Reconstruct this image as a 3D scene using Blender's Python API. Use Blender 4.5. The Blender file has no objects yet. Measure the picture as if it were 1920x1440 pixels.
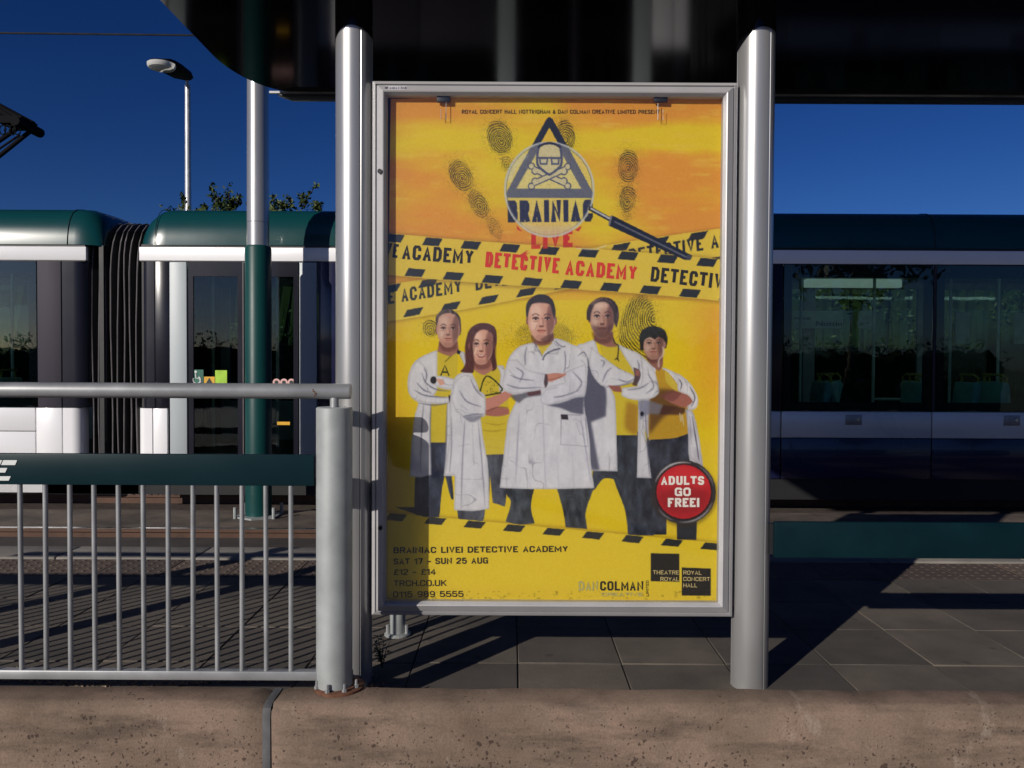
import bpy, bmesh, math, random
import numpy as np
from mathutils import Vector, Matrix, Euler

random.seed(7)
rng = np.random.default_rng(11)
scene = bpy.context.scene
col = scene.collection

# ------------------------------------------------------------------ camera, world, sun, exposure
F_PX = 1478.0                      # focal length in pixels of the 1920 px wide photograph
CAM_LOC = Vector((0.0, 0.0, 1.15))
CAM_ROT = (Matrix.Rotation(math.radians(90 - 1.2), 3, 'X') @ Matrix.Rotation(math.radians(0.28), 3, 'Z'))
cam_data = bpy.data.cameras.new('camera')
cam_data.sensor_width = 36.0
cam_data.lens = 36.0 * F_PX / 1920.0
cam_data.clip_start = 0.05
cam_data.clip_end = 3000
cam = bpy.data.objects.new('camera', cam_data)
cam.matrix_world = Matrix.Translation(CAM_LOC) @ CAM_ROT.to_4x4()
col.objects.link(cam)
scene.camera = cam

SUN_DIR = Vector((-0.8, -1.0, 0.49)).normalized()      # towards the sun
SUN_ELEV = math.asin(SUN_DIR.z)
SUN_AZ = math.atan2(SUN_DIR.x, SUN_DIR.y)              # clockwise from +Y
world = bpy.data.worlds.new('World')
scene.world = world
world.use_nodes = True
wn = world.node_tree
wn.nodes.clear()
w_out = wn.nodes.new('ShaderNodeOutputWorld')
w_bg = wn.nodes.new('ShaderNodeBackground')
w_sky = wn.nodes.new('ShaderNodeTexSky')
w_sky.sky_type = 'NISHITA'
w_sky.sun_disc = False
w_sky.sun_elevation = SUN_ELEV
w_sky.sun_rotation = SUN_AZ % (2 * math.pi)
w_sky.altitude = 900
w_sky.air_density = 1.0
w_sky.dust_density = 0.9
w_sky.ozone_density = 3.5
w_bg.inputs['Strength'].default_value = 0.05
w_gam = wn.nodes.new('ShaderNodeGamma')
w_gam.inputs['Gamma'].default_value = 1.4
w_hsv = wn.nodes.new('ShaderNodeHueSaturation')
w_hsv.inputs['Saturation'].default_value = 1.12
w_hsv.inputs['Value'].default_value = 0.62
w_tint = wn.nodes.new('ShaderNodeMix')
w_tint.data_type = 'RGBA'
w_tint.blend_type = 'MULTIPLY'
w_tint.inputs[0].default_value = 1.0
w_tint.inputs[7].default_value = (0.44, 0.48, 0.72, 1)
wn.links.new(w_sky.outputs[0], w_gam.inputs['Color'])
wn.links.new(w_gam.outputs[0], w_hsv.inputs['Color'])
wn.links.new(w_hsv.outputs[0], w_tint.inputs[6])
wn.links.new(w_tint.outputs[2], w_bg.inputs['Color'])
wn.links.new(w_bg.outputs[0], w_out.inputs['Surface'])

sun_data = bpy.data.lights.new('sun', 'SUN')
sun_data.energy = 4.2
sun_data.angle = math.radians(0.5)
sun_data.color = (1.0, 0.93, 0.84)
sun = bpy.data.objects.new('sun', sun_data)
sun.rotation_euler = SUN_DIR.to_track_quat('Z', 'Y').to_euler()
sun.location = (-8, -10, 12)
col.objects.link(sun)

scene.view_settings.view_transform = 'Standard'
scene.view_settings.look = 'None'
scene.view_settings.exposure = 0.0
scene.view_settings.gamma = 1.0
scene.view_settings.use_curve_mapping = False
scene.render.engine = 'CYCLES'
scene.cycles.max_bounces = 8
scene.cycles.transparent_max_bounces = 16
scene.cycles.use_denoising = True


def at(px, py, Y):
    """the point of the vertical plane y = Y that the photograph shows at (px, py)"""
    d = CAM_ROT @ Vector(((px - 960) / F_PX, (720 - py) / F_PX, -1.0))
    return CAM_LOC + d * (Y / d.y)


def ax(px, Y, py=720):
    return at(px, py, Y).x


def az(py, Y, px=960):
    return at(px, py, Y).z


def on_ground(px, py, z):
    d = CAM_ROT @ Vector(((px - 960) / F_PX, (720 - py) / F_PX, -1.0))
    return CAM_LOC + d * ((z - CAM_LOC.z) / d.z)


# ------------------------------------------------------------------ colours and materials
def lin(c):
    return tuple(((v / 255) / 12.92 if v / 255 <= 0.04045 else ((v / 255 + 0.055) / 1.055) ** 2.4) for v in c[:3])


def new_mat(name):
    m = bpy.data.materials.new(name)
    m.use_nodes = True
    nt = m.node_tree
    return m, nt, nt.nodes['Principled BSDF']


def N(nt, kind, **kw):
    n = nt.nodes.new(kind)
    for k, v in kw.items():
        if k.startswith('i_'):
            key = k[2:]
            n.inputs[int(key) if key.isdigit() else key].default_value = v
        else:
            setattr(n, k, v)
    return n


def ramp(nt, src, stops, interp='LINEAR'):
    r = nt.nodes.new('ShaderNodeValToRGB')
    r.color_ramp.interpolation = interp
    el = r.color_ramp.elements
    while len(el) > 1:
        el.remove(el[-1])
    el[0].position = stops[0][0]
    el[0].color = tuple(stops[0][1]) + (1,)
    for p, c in stops[1:]:
        e = el.new(p)
        e.color = tuple(c) + (1,)
    nt.links.new(src, r.inputs[0])
    return r.outputs[0]


def mixc(nt, fac, a, b, mode='MIX'):
    m = nt.nodes.new('ShaderNodeMix')
    m.data_type = 'RGBA'
    m.blend_type = mode
    for i, v in ((0, fac), (6, a), (7, b)):
        if isinstance(v, (int, float)):
            m.inputs[i].default_value = v
        elif isinstance(v, tuple):
            m.inputs[i].default_value = tuple(v) + (1,) if len(v) == 3 else v
        else:
            nt.links.new(v, m.inputs[i])
    return m.outputs[2]


def coords(nt, scale=(1, 1, 1), kind='Object'):
    tc = nt.nodes.new('ShaderNodeTexCoord')
    mp = nt.nodes.new('ShaderNodeMapping')
    mp.inputs['Scale'].default_value = scale
    nt.links.new(tc.outputs[kind], mp.inputs['Vector'])
    return mp.outputs[0]


def noise(nt, vec, scale, detail=4, rough=0.55):
    n = nt.nodes.new('ShaderNodeTexNoise')
    n.inputs['Scale'].default_value = scale
    n.inputs['Detail'].default_value = detail
    n.inputs['Roughness'].default_value = rough
    nt.links.new(vec, n.inputs['Vector'])
    return n.outputs['Fac']


def geo_pos(nt, scale=(1, 1, 1)):
    g = nt.nodes.new('ShaderNodeNewGeometry')
    mp = nt.nodes.new('ShaderNodeMapping')
    mp.inputs['Scale'].default_value = scale
    nt.links.new(g.outputs['Position'], mp.inputs['Vector'])
    return mp.outputs[0]


def bump(nt, bsdf, h, strength=0.3, dist=0.002):
    b = nt.nodes.new('ShaderNodeBump')
    b.inputs['Strength'].default_value = strength
    b.inputs['Distance'].default_value = dist
    nt.links.new(h, b.inputs['Height'])
    nt.links.new(b.outputs[0], bsdf.inputs['Normal'])


def surface(name, c, rough=0.5, metal=0.0, var=0.25, scale=6.0, bmp=0.0, bscale=60.0, stretch=(1, 1, 1),
            dirt=None, dirt_at=0.62, coat=0.0, spec=0.5):
    """painted or metal surface: base colour with soft wear, grime and uneven gloss"""
    m, nt, b = new_mat(name)
    p = geo_pos(nt, stretch)
    n1 = noise(nt, p, scale, 6)
    lo = tuple(v * (1 - var) for v in c)
    hi = tuple(min(1, v * (1 + var * 0.6)) for v in c)
    cc = ramp(nt, n1, [(0.3, lo), (0.7, hi)])
    if dirt is not None:
        n2 = noise(nt, p, scale * 3.1, 8, 0.7)
        f = ramp(nt, n2, [(dirt_at, (0, 0, 0)), (dirt_at + 0.1, (1, 1, 1))])
        cc = mixc(nt, f, cc, dirt)
    nt.links.new(cc, b.inputs['Base Color'])
    b.inputs['Metallic'].default_value = metal
    b.inputs['Specular IOR Level'].default_value = spec
    rr = N(nt, 'ShaderNodeMapRange')
    rr.inputs[3].default_value = max(0.02, rough - 0.08)
    rr.inputs[4].default_value = min(1, rough + 0.1)
    nt.links.new(n1, rr.inputs[0])
    nt.links.new(rr.outputs[0], b.inputs['Roughness'])
    b.inputs['Coat Weight'].default_value = coat
    b.inputs['Coat Roughness'].default_value = 0.06
    if bmp:
        bump(nt, b, noise(nt, p, bscale, 5), bmp, 0.002)
    return m


def glass_mat(name, tint, ior=1.5, rough=0.0, wob=0.0):
    m = bpy.data.materials.new(name)
    m.use_nodes = True
    nt = m.node_tree
    nt.nodes.clear()
    o = N(nt, 'ShaderNodeOutputMaterial')
    t = N(nt, 'ShaderNodeBsdfTransparent')
    t.inputs[0].default_value = tuple(tint) + (1,)
    g = N(nt, 'ShaderNodeBsdfGlossy')
    g.inputs['Color'].default_value = (1, 1, 1, 1)
    g.inputs['Roughness'].default_value = rough
    f = N(nt, 'ShaderNodeFresnel')
    f.inputs['IOR'].default_value = ior
    if wob:
        p = geo_pos(nt)
        bp = N(nt, 'ShaderNodeBump')
        bp.inputs['Strength'].default_value = wob
        bp.inputs['Distance'].default_value = 0.02
        nt.links.new(noise(nt, p, 2.5, 2), bp.inputs['Height'])
        nt.links.new(bp.outputs[0], g.inputs['Normal'])
    mx = N(nt, 'ShaderNodeMixShader')
    nt.links.new(f.outputs[0], mx.inputs[0])
    nt.links.new(t.outputs[0], mx.inputs[1])
    nt.links.new(g.outputs[0], mx.inputs[2])
    nt.links.new(mx.outputs[0], o.inputs['Surface'])
    return m


# ------------------------------------------------------------------ mesh helpers
class MB:
    """collects shapes into one mesh"""
    def __init__(self):
        self.v, self.f = [], []

    def poly(self, pts, faces):
        o = len(self.v)
        self.v += [tuple(p) for p in pts]
        self.f += [tuple(i + o for i in f) for f in faces]
        return self

    def box(self, x0, x1, y0, y1, z0, z1):
        x0, x1 = sorted((x0, x1)); y0, y1 = sorted((y0, y1)); z0, z1 = sorted((z0, z1))
        p = [(x0, y0, z0), (x1, y0, z0), (x1, y1, z0), (x0, y1, z0), (x0, y0, z1), (x1, y0, z1), (x1, y1, z1), (x0, y1, z1)]
        return self.poly(p, [(0, 3, 2, 1), (4, 5, 6, 7), (0, 1, 5, 4), (1, 2, 6, 5), (2, 3, 7, 6), (3, 0, 4, 7)])

    def tube(self, pts, r, n=16, caps=True):
        pts = [Vector(p) for p in pts]
        rs = r if isinstance(r, (list, tuple)) else [r] * len(pts)
        rings = []
        for i, p in enumerate(pts):
            d = (pts[min(i + 1, len(pts) - 1)] - pts[max(i - 1, 0)]).normalized()
            a = Vector((0, 0, 1)) if abs(d.z) < 0.9 else Vector((1, 0, 0))
            u = d.cross(a).normalized(); w = d.cross(u).normalized()
            rings.append([p + (u * math.cos(2 * math.pi * k / n) + w * math.sin(2 * math.pi * k / n)) * rs[i] for k in range(n)])
        return self.loft(rings, caps)

    def loft(self, rings, caps=True, closed=True):
        o = len(self.v); n = len(rings[0])
        for rg in rings:
            self.v += [tuple(p) for p in rg]
        for i in range(len(rings) - 1):
            for k in range(n if closed else n - 1):
                a = o + i * n + k; b = o + i * n + (k + 1) % n
                self.f.append((a, b, b + n, a + n))
        if caps:
            self.f.append(tuple(o + k for k in reversed(range(n))))
            self.f.append(tuple(o + (len(rings) - 1) * n + k for k in range(n)))
        return self

    def prism_y(self, outline, y0, y1):
        """outline of (x, z) points pushed from y0 to y1"""
        return self.loft([[(x, y0, z) for x, z in outline], [(x, y1, z) for x, z in outline]])

    def prism_z(self, outline, z0, z1):
        return self.loft([[(x, y, z0) for x, y in outline], [(x, y, z1) for x, y in outline]])

    def build(self, name, mat, parent=None, smooth=False, bevel=0.0, seg=2):
        me = bpy.data.meshes.new(name)
        me.from_pydata(self.v, [], self.f)
        bm = bmesh.new(); bm.from_mesh(me)
        bmesh.ops.recalc_face_normals(bm, faces=bm.faces)
        if bevel:
            es = [e for e in bm.edges if len(e.link_faces) == 2 and e.calc_face_angle(0) > 0.6]
            bmesh.ops.bevel(bm, geom=es, offset=bevel, segments=seg, affect='EDGES', profile=0.5, clamp_overlap=True)
        bm.to_mesh(me); bm.free()
        if smooth or bevel:
            me.polygons.foreach_set('use_smooth', [True] * len(me.polygons))
            me.set_sharp_from_angle(angle=math.radians(38))
        me.materials.append(mat)
        o = bpy.data.objects.new(name, me)
        col.objects.link(o)
        if parent is not None:
            attach(o, parent)
        return o


def attach(o, parent):
    o.parent = parent
    # things stand at their base point: keep the part where it was modelled in world coordinates
    pw = world_loc(parent)
    o.location = Vector(o.location) - pw


def world_loc(o):
    v = Vector(o.location)
    while o.parent is not None:
        o = o.parent
        v += Vector(o.location)
    return v


def thing(name, loc, label, cat, group=None):
    o = bpy.data.objects.new(name, None)
    o.empty_display_size = 0.2
    o.location = loc
    o['label'] = label; o['category'] = cat
    if group:
        o['group'] = group
    col.objects.link(o)
    return o


def tag(o, label=None, cat=None, group=None, kind=None):
    if label: o['label'] = label
    if cat: o['category'] = cat
    if group: o['group'] = group
    if kind: o['kind'] = kind
    return o


def struct(name, mb, mat, **kw):
    return tag(mb.build(name, mat, **kw), kind='structure')


def copy_part(src, parent, loc):
    c = src.copy()
    col.objects.link(c)
    c.parent = parent
    c.location = loc
    return c


def inst(src, parent, dx=0, dy=0, dz=0):
    """copy of a part under the same or another parent, moved by (dx, dy, dz)"""
    c = src.copy()
    col.objects.link(c)
    c.location = Vector(src.location) + Vector((dx, dy, dz))
    if parent is not None and src.parent is not None and parent is not src.parent:
        c.location = world_loc(src) + Vector((dx, dy, dz)) - world_loc(parent)
    c.parent = parent
    return c


def text_mesh(body, bold=0.0, shear=0.0, spacing=1.0):
    """vertices (unit cap height) and triangles of a line of lettering in the built-in face"""
    cu = bpy.data.curves.new('lettering', 'FONT')
    cu.body = body
    cu.size = 1.0
    cu.offset = bold
    cu.shear = shear
    cu.space_character = spacing
    cu.resolution_u = 3
    o = bpy.data.objects.new('lettering', cu)
    col.objects.link(o)
    bpy.context.view_layer.update()
    dg = bpy.context.evaluated_depsgraph_get()
    me = bpy.data.meshes.new_from_object(o.evaluated_get(dg))
    me.calc_loop_triangles()
    v = np.array([tuple(p.co) for p in me.vertices])
    t = np.array([tuple(x.vertices) for x in me.loop_triangles])
    bpy.data.objects.remove(o); bpy.data.curves.remove(cu); bpy.data.meshes.remove(me)
    v[:, 0] -= v[:, 0].min()
    return v, t

# ------------------------------------------------------------------ materials
M_steel = surface('galvanised_steel', (0.34, 0.35, 0.36), 0.42, 0.45, 0.2, 7.0, 0.05, 90, dirt=(0.15, 0.13, 0.12), dirt_at=0.68)
M_post = surface('brushed_aluminium', (0.42, 0.42, 0.42), 0.30, 0.62, 0.12, 5.0, 0.02, 200, stretch=(1, 1, 0.12), dirt=(0.20, 0.19, 0.18), dirt_at=0.66)
M_frame = surface('anodised_frame', (0.40, 0.395, 0.405), 0.42, 0.2, 0.08, 5.0, 0.02, 120, dirt=(0.26, 0.25, 0.24), dirt_at=0.68)
M_galv = surface('spangled_zinc', (0.36, 0.385, 0.385), 0.5, 0.3, 0.16, 9.0, 0.06, 150, dirt=(0.25, 0.26, 0.27), dirt_at=0.68)
M_rust = surface('rust', (0.13, 0.055, 0.03), 0.85, 0.1, 0.5, 30, 0.4, 200)
M_green = surface('dark_green_enamel', (0.0045, 0.020, 0.026), 0.4, 0.0, 0.10, 3.0, 0.02, 80, spec=0.12)
M_green2 = surface('green_pole_paint', (0.004, 0.048, 0.046), 0.4, 0.0, 0.12, 2.0, 0.02, 80, spec=0.3)
M_white = surface('white_vinyl', (0.62, 0.64, 0.63), 0.5, 0.0, 0.05)
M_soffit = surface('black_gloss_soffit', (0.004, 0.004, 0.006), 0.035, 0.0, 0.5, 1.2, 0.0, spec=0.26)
M_rim = surface('dark_metal_rim', (0.02, 0.03, 0.045), 0.3, 0.3, 0.2)
M_rooftop = surface('grey_roofing', (0.12, 0.12, 0.13), 0.8)
M_black = surface('black_rubber', (0.012, 0.012, 0.015), 0.5, 0.0, 0.3, 8)
M_asph = surface('asphalt', (0.055, 0.052, 0.050), 0.9, 0, 0.4, 8, 0.6, 300)
M_ballast = surface('trackbed_grit', (0.060, 0.040, 0.031), 0.95, 0, 0.6, 14, 0.9, 60, dirt=(0.04, 0.03, 0.025), dirt_at=0.5)
M_rail = surface('rail_steel', (0.085, 0.042, 0.026), 0.6, 0.3, 0.3, 6)
M_railtop = surface('polished_rail_head', (0.55, 0.55, 0.55), 0.25, 1.0, 0.1, 6)
M_edge = surface('pale_edge_stone', (0.20, 0.185, 0.165), 0.8, 0, 0.2, 5, 0.3, 120, dirt=(0.12, 0.11, 0.10), dirt_at=0.62)
M_grass = surface('rough_grass', (0.035, 0.06, 0.02), 0.95, 0, 0.5, 1.0, 0.8, 30)


def concrete_wall_mat():
    m, nt, b = new_mat('pitted_pink_concrete')
    p = geo_pos(nt)
    n1 = noise(nt, p, 2.2, 8, 0.6)
    base = ramp(nt, n1, [(0.30, (0.112, 0.080, 0.060)), (0.46, (0.160, 0.117, 0.088)), (0.58, (0.195, 0.136, 0.104)), (0.68, (0.160, 0.124, 0.098)), (0.80, (0.225, 0.180, 0.142))])
    # dirt streaks run along the pour
    n2 = noise(nt, geo_pos(nt, (1.2, 1, 6.0)), 2.2, 7, 0.62)
    base = mixc(nt, ramp(nt, n2, [(0.47, (0, 0, 0)), (0.64, (0.8, 0.8, 0.8))]), base, (0.072, 0.054, 0.042))
    # pale lime patches and drips
    n3 = noise(nt, geo_pos(nt, (3.0, 1, 1.4)), 2.4, 6, 0.7)
    base = mixc(nt, ramp(nt, n3, [(0.62, (0, 0, 0)), (0.74, (0.6, 0.6, 0.6))]), base, (0.30, 0.25, 0.21))
    # chips and blots of many sizes
    n6 = noise(nt, p, 26.0, 9, 0.8)
    base = mixc(nt, ramp(nt, n6, [(0.60, (0, 0, 0)), (0.68, (0.65, 0.65, 0.65))]), base, (0.055, 0.042, 0.034))
    base = mixc(nt, ramp(nt, n6, [(0.30, (0.5, 0.5, 0.5)), (0.38, (0, 0, 0))]), base, (0.26, 0.20, 0.16))
    # fine grain
    n4 = noise(nt, p, 140, 4, 0.7)
    base = mixc(nt, 0.55, base, ramp(nt, n4, [(0.3, (0.45, 0.45, 0.45)), (0.7, (0.9, 0.9, 0.9))]), 'OVERLAY')
    # pits, denser low down, clustered by a wide noise
    wn_ = N(nt, 'ShaderNodeTexNoise'); wn_.inputs['Scale'].default_value = 55; wn_.inputs['Detail'].default_value = 3
    nt.links.new(p, wn_.inputs['Vector'])
    pw_ = N(nt, 'ShaderNodeVectorMath', operation='MULTIPLY_ADD'); nt.links.new(wn_.outputs['Color'], pw_.inputs[0])
    pw_.inputs[1].default_value = (0.022, 0.022, 0.022); nt.links.new(p, pw_.inputs[2])
    v = N(nt, 'ShaderNodeTexVoronoi'); v.inputs['Scale'].default_value = 75
    nt.links.new(pw_.outputs[0], v.inputs['Vector'])
    v2 = N(nt, 'ShaderNodeTexVoronoi'); v2.inputs['Scale'].default_value = 36
    nt.links.new(pw_.outputs[0], v2.inputs['Vector'])
    cl = noise(nt, p, 6.0, 8, 0.75)
    thr = N(nt, 'ShaderNodeMapRange'); thr.inputs[1].default_value = 0.40; thr.inputs[2].default_value = 0.66
    thr.inputs[3].default_value = 0.08; thr.inputs[4].default_value = 0.44
    sx = N(nt, 'ShaderNodeSeparateXYZ'); nt.links.new(p, sx.inputs[0])
    lowz = N(nt, 'ShaderNodeMapRange'); lowz.inputs[1].default_value = -0.02; lowz.inputs[2].default_value = -0.22
    lowz.inputs[3].default_value = -0.06; lowz.inputs[4].default_value = 0.05; nt.links.new(sx.outputs[2], lowz.inputs[0])
    cz = N(nt, 'ShaderNodeMath', operation='ADD'); nt.links.new(cl, cz.inputs[0]); nt.links.new(lowz.outputs[0], cz.inputs[1])
    nt.links.new(cz.outputs[0], thr.inputs[0])
    rs = N(nt, 'ShaderNodeSeparateColor'); nt.links.new(v.outputs['Color'], rs.inputs[0])
    rm_ = N(nt, 'ShaderNodeMath', operation='POWER'); nt.links.new(rs.outputs[0], rm_.inputs[0]); rm_.inputs[1].default_value = 1.6
    rt = N(nt, 'ShaderNodeMath', operation='MULTIPLY'); nt.links.new(rm_.outputs[0], rt.inputs[0]); nt.links.new(thr.outputs[0], rt.inputs[1])
    rt2 = N(nt, 'ShaderNodeMath', operation='MULTIPLY'); nt.links.new(rt.outputs[0], rt2.inputs[0]); rt2.inputs[1].default_value = 1.7
    d1 = N(nt, 'ShaderNodeMath', operation='SUBTRACT'); nt.links.new(rt2.outputs[0], d1.inputs[0]); nt.links.new(v.outputs['Distance'], d1.inputs[1])
    s1 = N(nt, 'ShaderNodeMath', operation='MULTIPLY', use_clamp=True); nt.links.new(d1.outputs[0], s1.inputs[0]); s1.inputs[1].default_value = 7
    t2 = N(nt, 'ShaderNodeMath', operation='MULTIPLY'); nt.links.new(thr.outputs[0], t2.inputs[0]); t2.inputs[1].default_value = 0.62
    d2 = N(nt, 'ShaderNodeMath', operation='SUBTRACT'); nt.links.new(t2.outputs[0], d2.inputs[0]); nt.links.new(v2.outputs['Distance'], d2.inputs[1])
    s2 = N(nt, 'ShaderNodeMath', operation='MULTIPLY', use_clamp=True); nt.links.new(d2.outputs[0], s2.inputs[0]); s2.inputs[1].default_value = 8
    pit = N(nt, 'ShaderNodeMath', operation='MAXIMUM'); nt.links.new(s1.outputs[0], pit.inputs[0]); nt.links.new(s2.outputs[0], pit.inputs[1])
    pf = N(nt, 'ShaderNodeMath', operation='MULTIPLY'); nt.links.new(pit.outputs[0], pf.inputs[0]); pf.inputs[1].default_value = 0.80
    base = mixc(nt, pf.outputs[0], base, (0.045, 0.030, 0.024))
    nt.links.new(base, b.inputs['Base Color'])
    b.inputs['Roughness'].default_value = 0.92
    b.inputs['Specular IOR Level'].default_value = 0.2
    hh = N(nt, 'ShaderNodeMath', operation='SUBTRACT'); nt.links.new(n4, hh.inputs[0]); nt.links.new(pit.outputs[0], hh.inputs[1])
    bump(nt, b, hh.outputs[0], 0.55, 0.003)
    return m


def paving_mat(name, a, c, spots=0.5):
    m, nt, b = new_mat(name)
    p = geo_pos(nt)
    oi = N(nt, 'ShaderNodeObjectInfo')
    n1 = noise(nt, p, 3.0, 7, 0.6)
    base = ramp(nt, n1, [(0.3, a), (0.7, c)])
    tone = ramp(nt, oi.outputs['Random'], [(0, (0.66, 0.66, 0.68)), (1, (1.16, 1.12, 1.06))])
    base = mixc(nt, 1.0, base, tone, 'MULTIPLY')
    v = N(nt, 'ShaderNodeTexVoronoi'); v.inputs['Scale'].default_value = 5.5
    wv = mixc(nt, 0.06, p, N(nt, 'ShaderNodeTexNoise').outputs['Color'])
    nt.links.new(wv, v.inputs['Vector'])
    gum = ramp(nt, v.outputs['Distance'], [(0.06, (spots, spots, spots)), (0.13, (0, 0, 0))])
    base = mixc(nt, gum, base, (0.02, 0.018, 0.017))
    g = noise(nt, p, 170, 4, 0.7)
    base = mixc(nt, 0.5, base, ramp(nt, g, [(0.3, (0.4, 0.4, 0.4)), (0.7, (0.8, 0.8, 0.8))]), 'OVERLAY')
    nt.links.new(base, b.inputs['Base Color'])
    b.inputs['Roughness'].default_value = 0.88
    bump(nt, b, g, 0.4, 0.002)
    return m


M_wall = concrete_wall_mat()
M_slab = paving_mat('worn_paving', (0.064, 0.056, 0.048), (0.120, 0.103, 0.086))
M_tact = paving_mat('reddish_tactile_paving', (0.065, 0.048, 0.040), (0.105, 0.078, 0.064), 0.3)

# ------------------------------------------------------------------ ground, platform, tracks
Z_PLAT, Z_BED = -0.10, -0.45
struct('ground', MB().poly([(-500, -500, -0.62), (500, -500, -0.62), (500, 900, -0.62), (-500, 900, -0.62)], [(0, 1, 2, 3)]), M_grass)
struct('footpath', MB().box(-30, 30, -12, 2.66, -0.75, -0.42), surface('pale_bounce_path', (0.30, 0.28, 0.26), 0.9, 0, 0.2, 3, 0.3, 60))  # unseen path, made pale and wide to bounce light back into the shade
struct('track_bed', MB().box(-60, 60, 5.36, 12.6, -0.9, Z_BED - 0.03), M_ballast)
M_joint = surface('sandy_joint_filling', (0.055, 0.048, 0.042), 0.95, 0, 0.4, 12, 0.4, 200)
plat = struct('platform', MB().box(-30, 30, 2.80, 5.36, -0.8, Z_PLAT - 0.009), M_joint)

# paving slabs, each one a piece
S = 0.44
slab_me = None
y_edges = [2.83, 3.31, 3.76, 4.21, 4.66]
slab_src = {}
for r in range(4):
    d = y_edges[r + 1] - y_edges[r]
    mb = MB().box(-S / 2 + 0.0022, S / 2 - 0.0022, -d / 2 + 0.0022, d / 2 - 0.0022, -0.05, 0)
    slab_src[r] = mb
first = {}
for r in range(4):
    d = y_edges[r + 1] - y_edges[r]
    for c in range(-10, 11):
        x = 0.03 + S / 2 + c * (S + 0.0)
        y = (y_edges[r] + y_edges[r + 1]) / 2
        if abs(x) > 0.66 * (y + 0.5) + 0.5:
            continue
        z = Z_PLAT + random.uniform(-0.0035, 0.0015)
        if r not in first:
            o = slab_src[r].build('paving_slab', M_slab, plat, bevel=0.003, seg=1)
            first[r] = o
        else:
            o = first[r].copy(); col.objects.link(o)
        o.parent = plat
        o.location = (x, y, z)
        o.rotation_euler = (random.uniform(-.003, .003), random.uniform(-.003, .003), 0)
# tactile strip and pale nosing
tm = MB().box(-0.196, 0.196, -0.196, 0.196, -0.05, 0)
for i in range(6):
    for j in range(6):
        cx, cy = -0.165 + i * 0.066, -0.165 + j * 0.066
        tm.loft([[(cx + 0.013 * k * math.cos(a), cy + 0.013 * k * math.sin(a), h) for a in [q * math.pi / 3 for q in range(6)]]
                 for k, h in ((1, -0.001), (0.75, 0.004))])
t0 = None
for c in range(-10, 11):
    if t0 is None:
        o = t0 = tm.build('tactile_slab', M_tact, plat)
    else:
        o = t0.copy(); col.objects.link(o)
    o.parent = plat
    o.location = (0.1 + c * 0.4, 4.862, Z_PLAT + random.uniform(-0.002, 0.001))
e0 = None
for c in range(-5, 6):
    if e0 is None:
        o = e0 = MB().box(-0.447, 0.447, -0.155, 0.155, -0.30, 0.012).build('edge_stone', M_edge, plat, bevel=0.012)
    else:
        o = e0.copy(); col.objects.link(o)
    o.parent = plat
    o.location = (0.2 + c * 0.9, 5.225, Z_PLAT)

# front retaining wall in two long blocks with a sealed joint, and its back kerb
wall = thing('concrete_wall', (0, 2.74, -0.42), 'low pitted pinkish concrete wall along the front of the platform with a grey sealed joint', 'wall')
jx = ax(498, 2.66, 1400)


def wall_block(x0, x1):
    rings = []
    n = max(2, int((x1 - x0) / 0.04))
    prof = [(2.665, -0.42), (2.660, -0.05), (2.664, -0.020), (2.680, -0.005), (2.70, 0.0), (2.80, 0.0), (2.815, -0.006), (2.82, -0.02), (2.82, -0.42)]
    for i in range(n + 1):
        x = x0 + (x1 - x0) * i / n
        w = 0.0022 * math.sin(x * 9.1) + 0.0016 * math.sin(x * 23.0 + 1.2) + random.uniform(-.0007, .0007)
        g = 0.012 * max(0, 1 - min(x - x0, x1 - x) / 0.012)
        rings.append([(x, y + (w if y < 2.69 else 0) + (g if y < 2.69 else 0), z + (w * 0.8 if z > -0.03 else 0) - (g if z > -0.03 else 0)) for y, z in prof])
    return MB().loft(rings)


wall_block(-9, jx - 0.012).build('concrete_block', M_wall, wall, smooth=True)
wall_block(jx + 0.012, 9).build('concrete_block', M_wall, wall, smooth=True)
M_seal = surface('grey_joint_sealant', (0.085, 0.085, 0.09), 0.7, 0, 0.3, 20, 0.4, 90)
jm = MB()
rr = []
for y, z in [(2.669, -0.42), (2.667, -0.05), (2.674, -0.02), (2.69, -0.012), (2.72, -0.007), (2.815, -0.008)]:
    rr.append([(jx - 0.0135, y, z), (jx, y - 0.002, z + 0.002), (jx + 0.0135, y, z), (jx + 0.012, y + 0.02, z - 0.02)])
jm.loft(rr).build('sealant_joint', M_seal, wall, smooth=True)

# kerb behind the wall on the right
kerb_y = 3.10
# rails
for y in (5.93, 7.37, 9.33, 10.77):
    rr = MB()
    prof = [(-0.07, -0.15), (0.07, -0.15), (0.06, -0.13), (0.012, -0.12), (0.012, -0.035), (0.035, -0.03), (0.035, -0.004), (0.03, 0), (-0.03, 0), (-0.035, -0.004), (-0.035, -0.03), (-0.012, -0.035), (-0.012, -0.12), (-0.06, -0.13)]
    rr.loft([[(x, y + a, -0.375 + b) for a, b in prof] for x in (-60, 60)])
    o = rr.build('rail', M_rail)
    labels = {5.93: 'steel rail nearest the platform edge', 7.37: 'steel rail on the near track in front of the green pole',
              9.33: 'rusty rail showing under the skirt of the tram', 10.77: 'farthest rail under the far side of the tram'}
    tag(o, labels[y], 'rail')
    MB().box(-60, 60, y - 0.026, y + 0.026, -0.3745, -0.3715).build('rail_head', M_railtop, o)
slab_track = MB()
struct('track_slab', MB().box(-60, 60, 6.1, 7.2, -0.5, -0.425), surface('dark_track_concrete', (0.040, 0.031, 0.027), 0.9, 0, 0.4, 4, 0.5, 80))
struct('far_track_slab', MB().box(-60, 60, 9.5, 10.6, -0.5, -0.425), surface('brown_track_concrete', (0.045, 0.028, 0.022), 0.9, 0, 0.4, 4, 0.5, 80))
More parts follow.
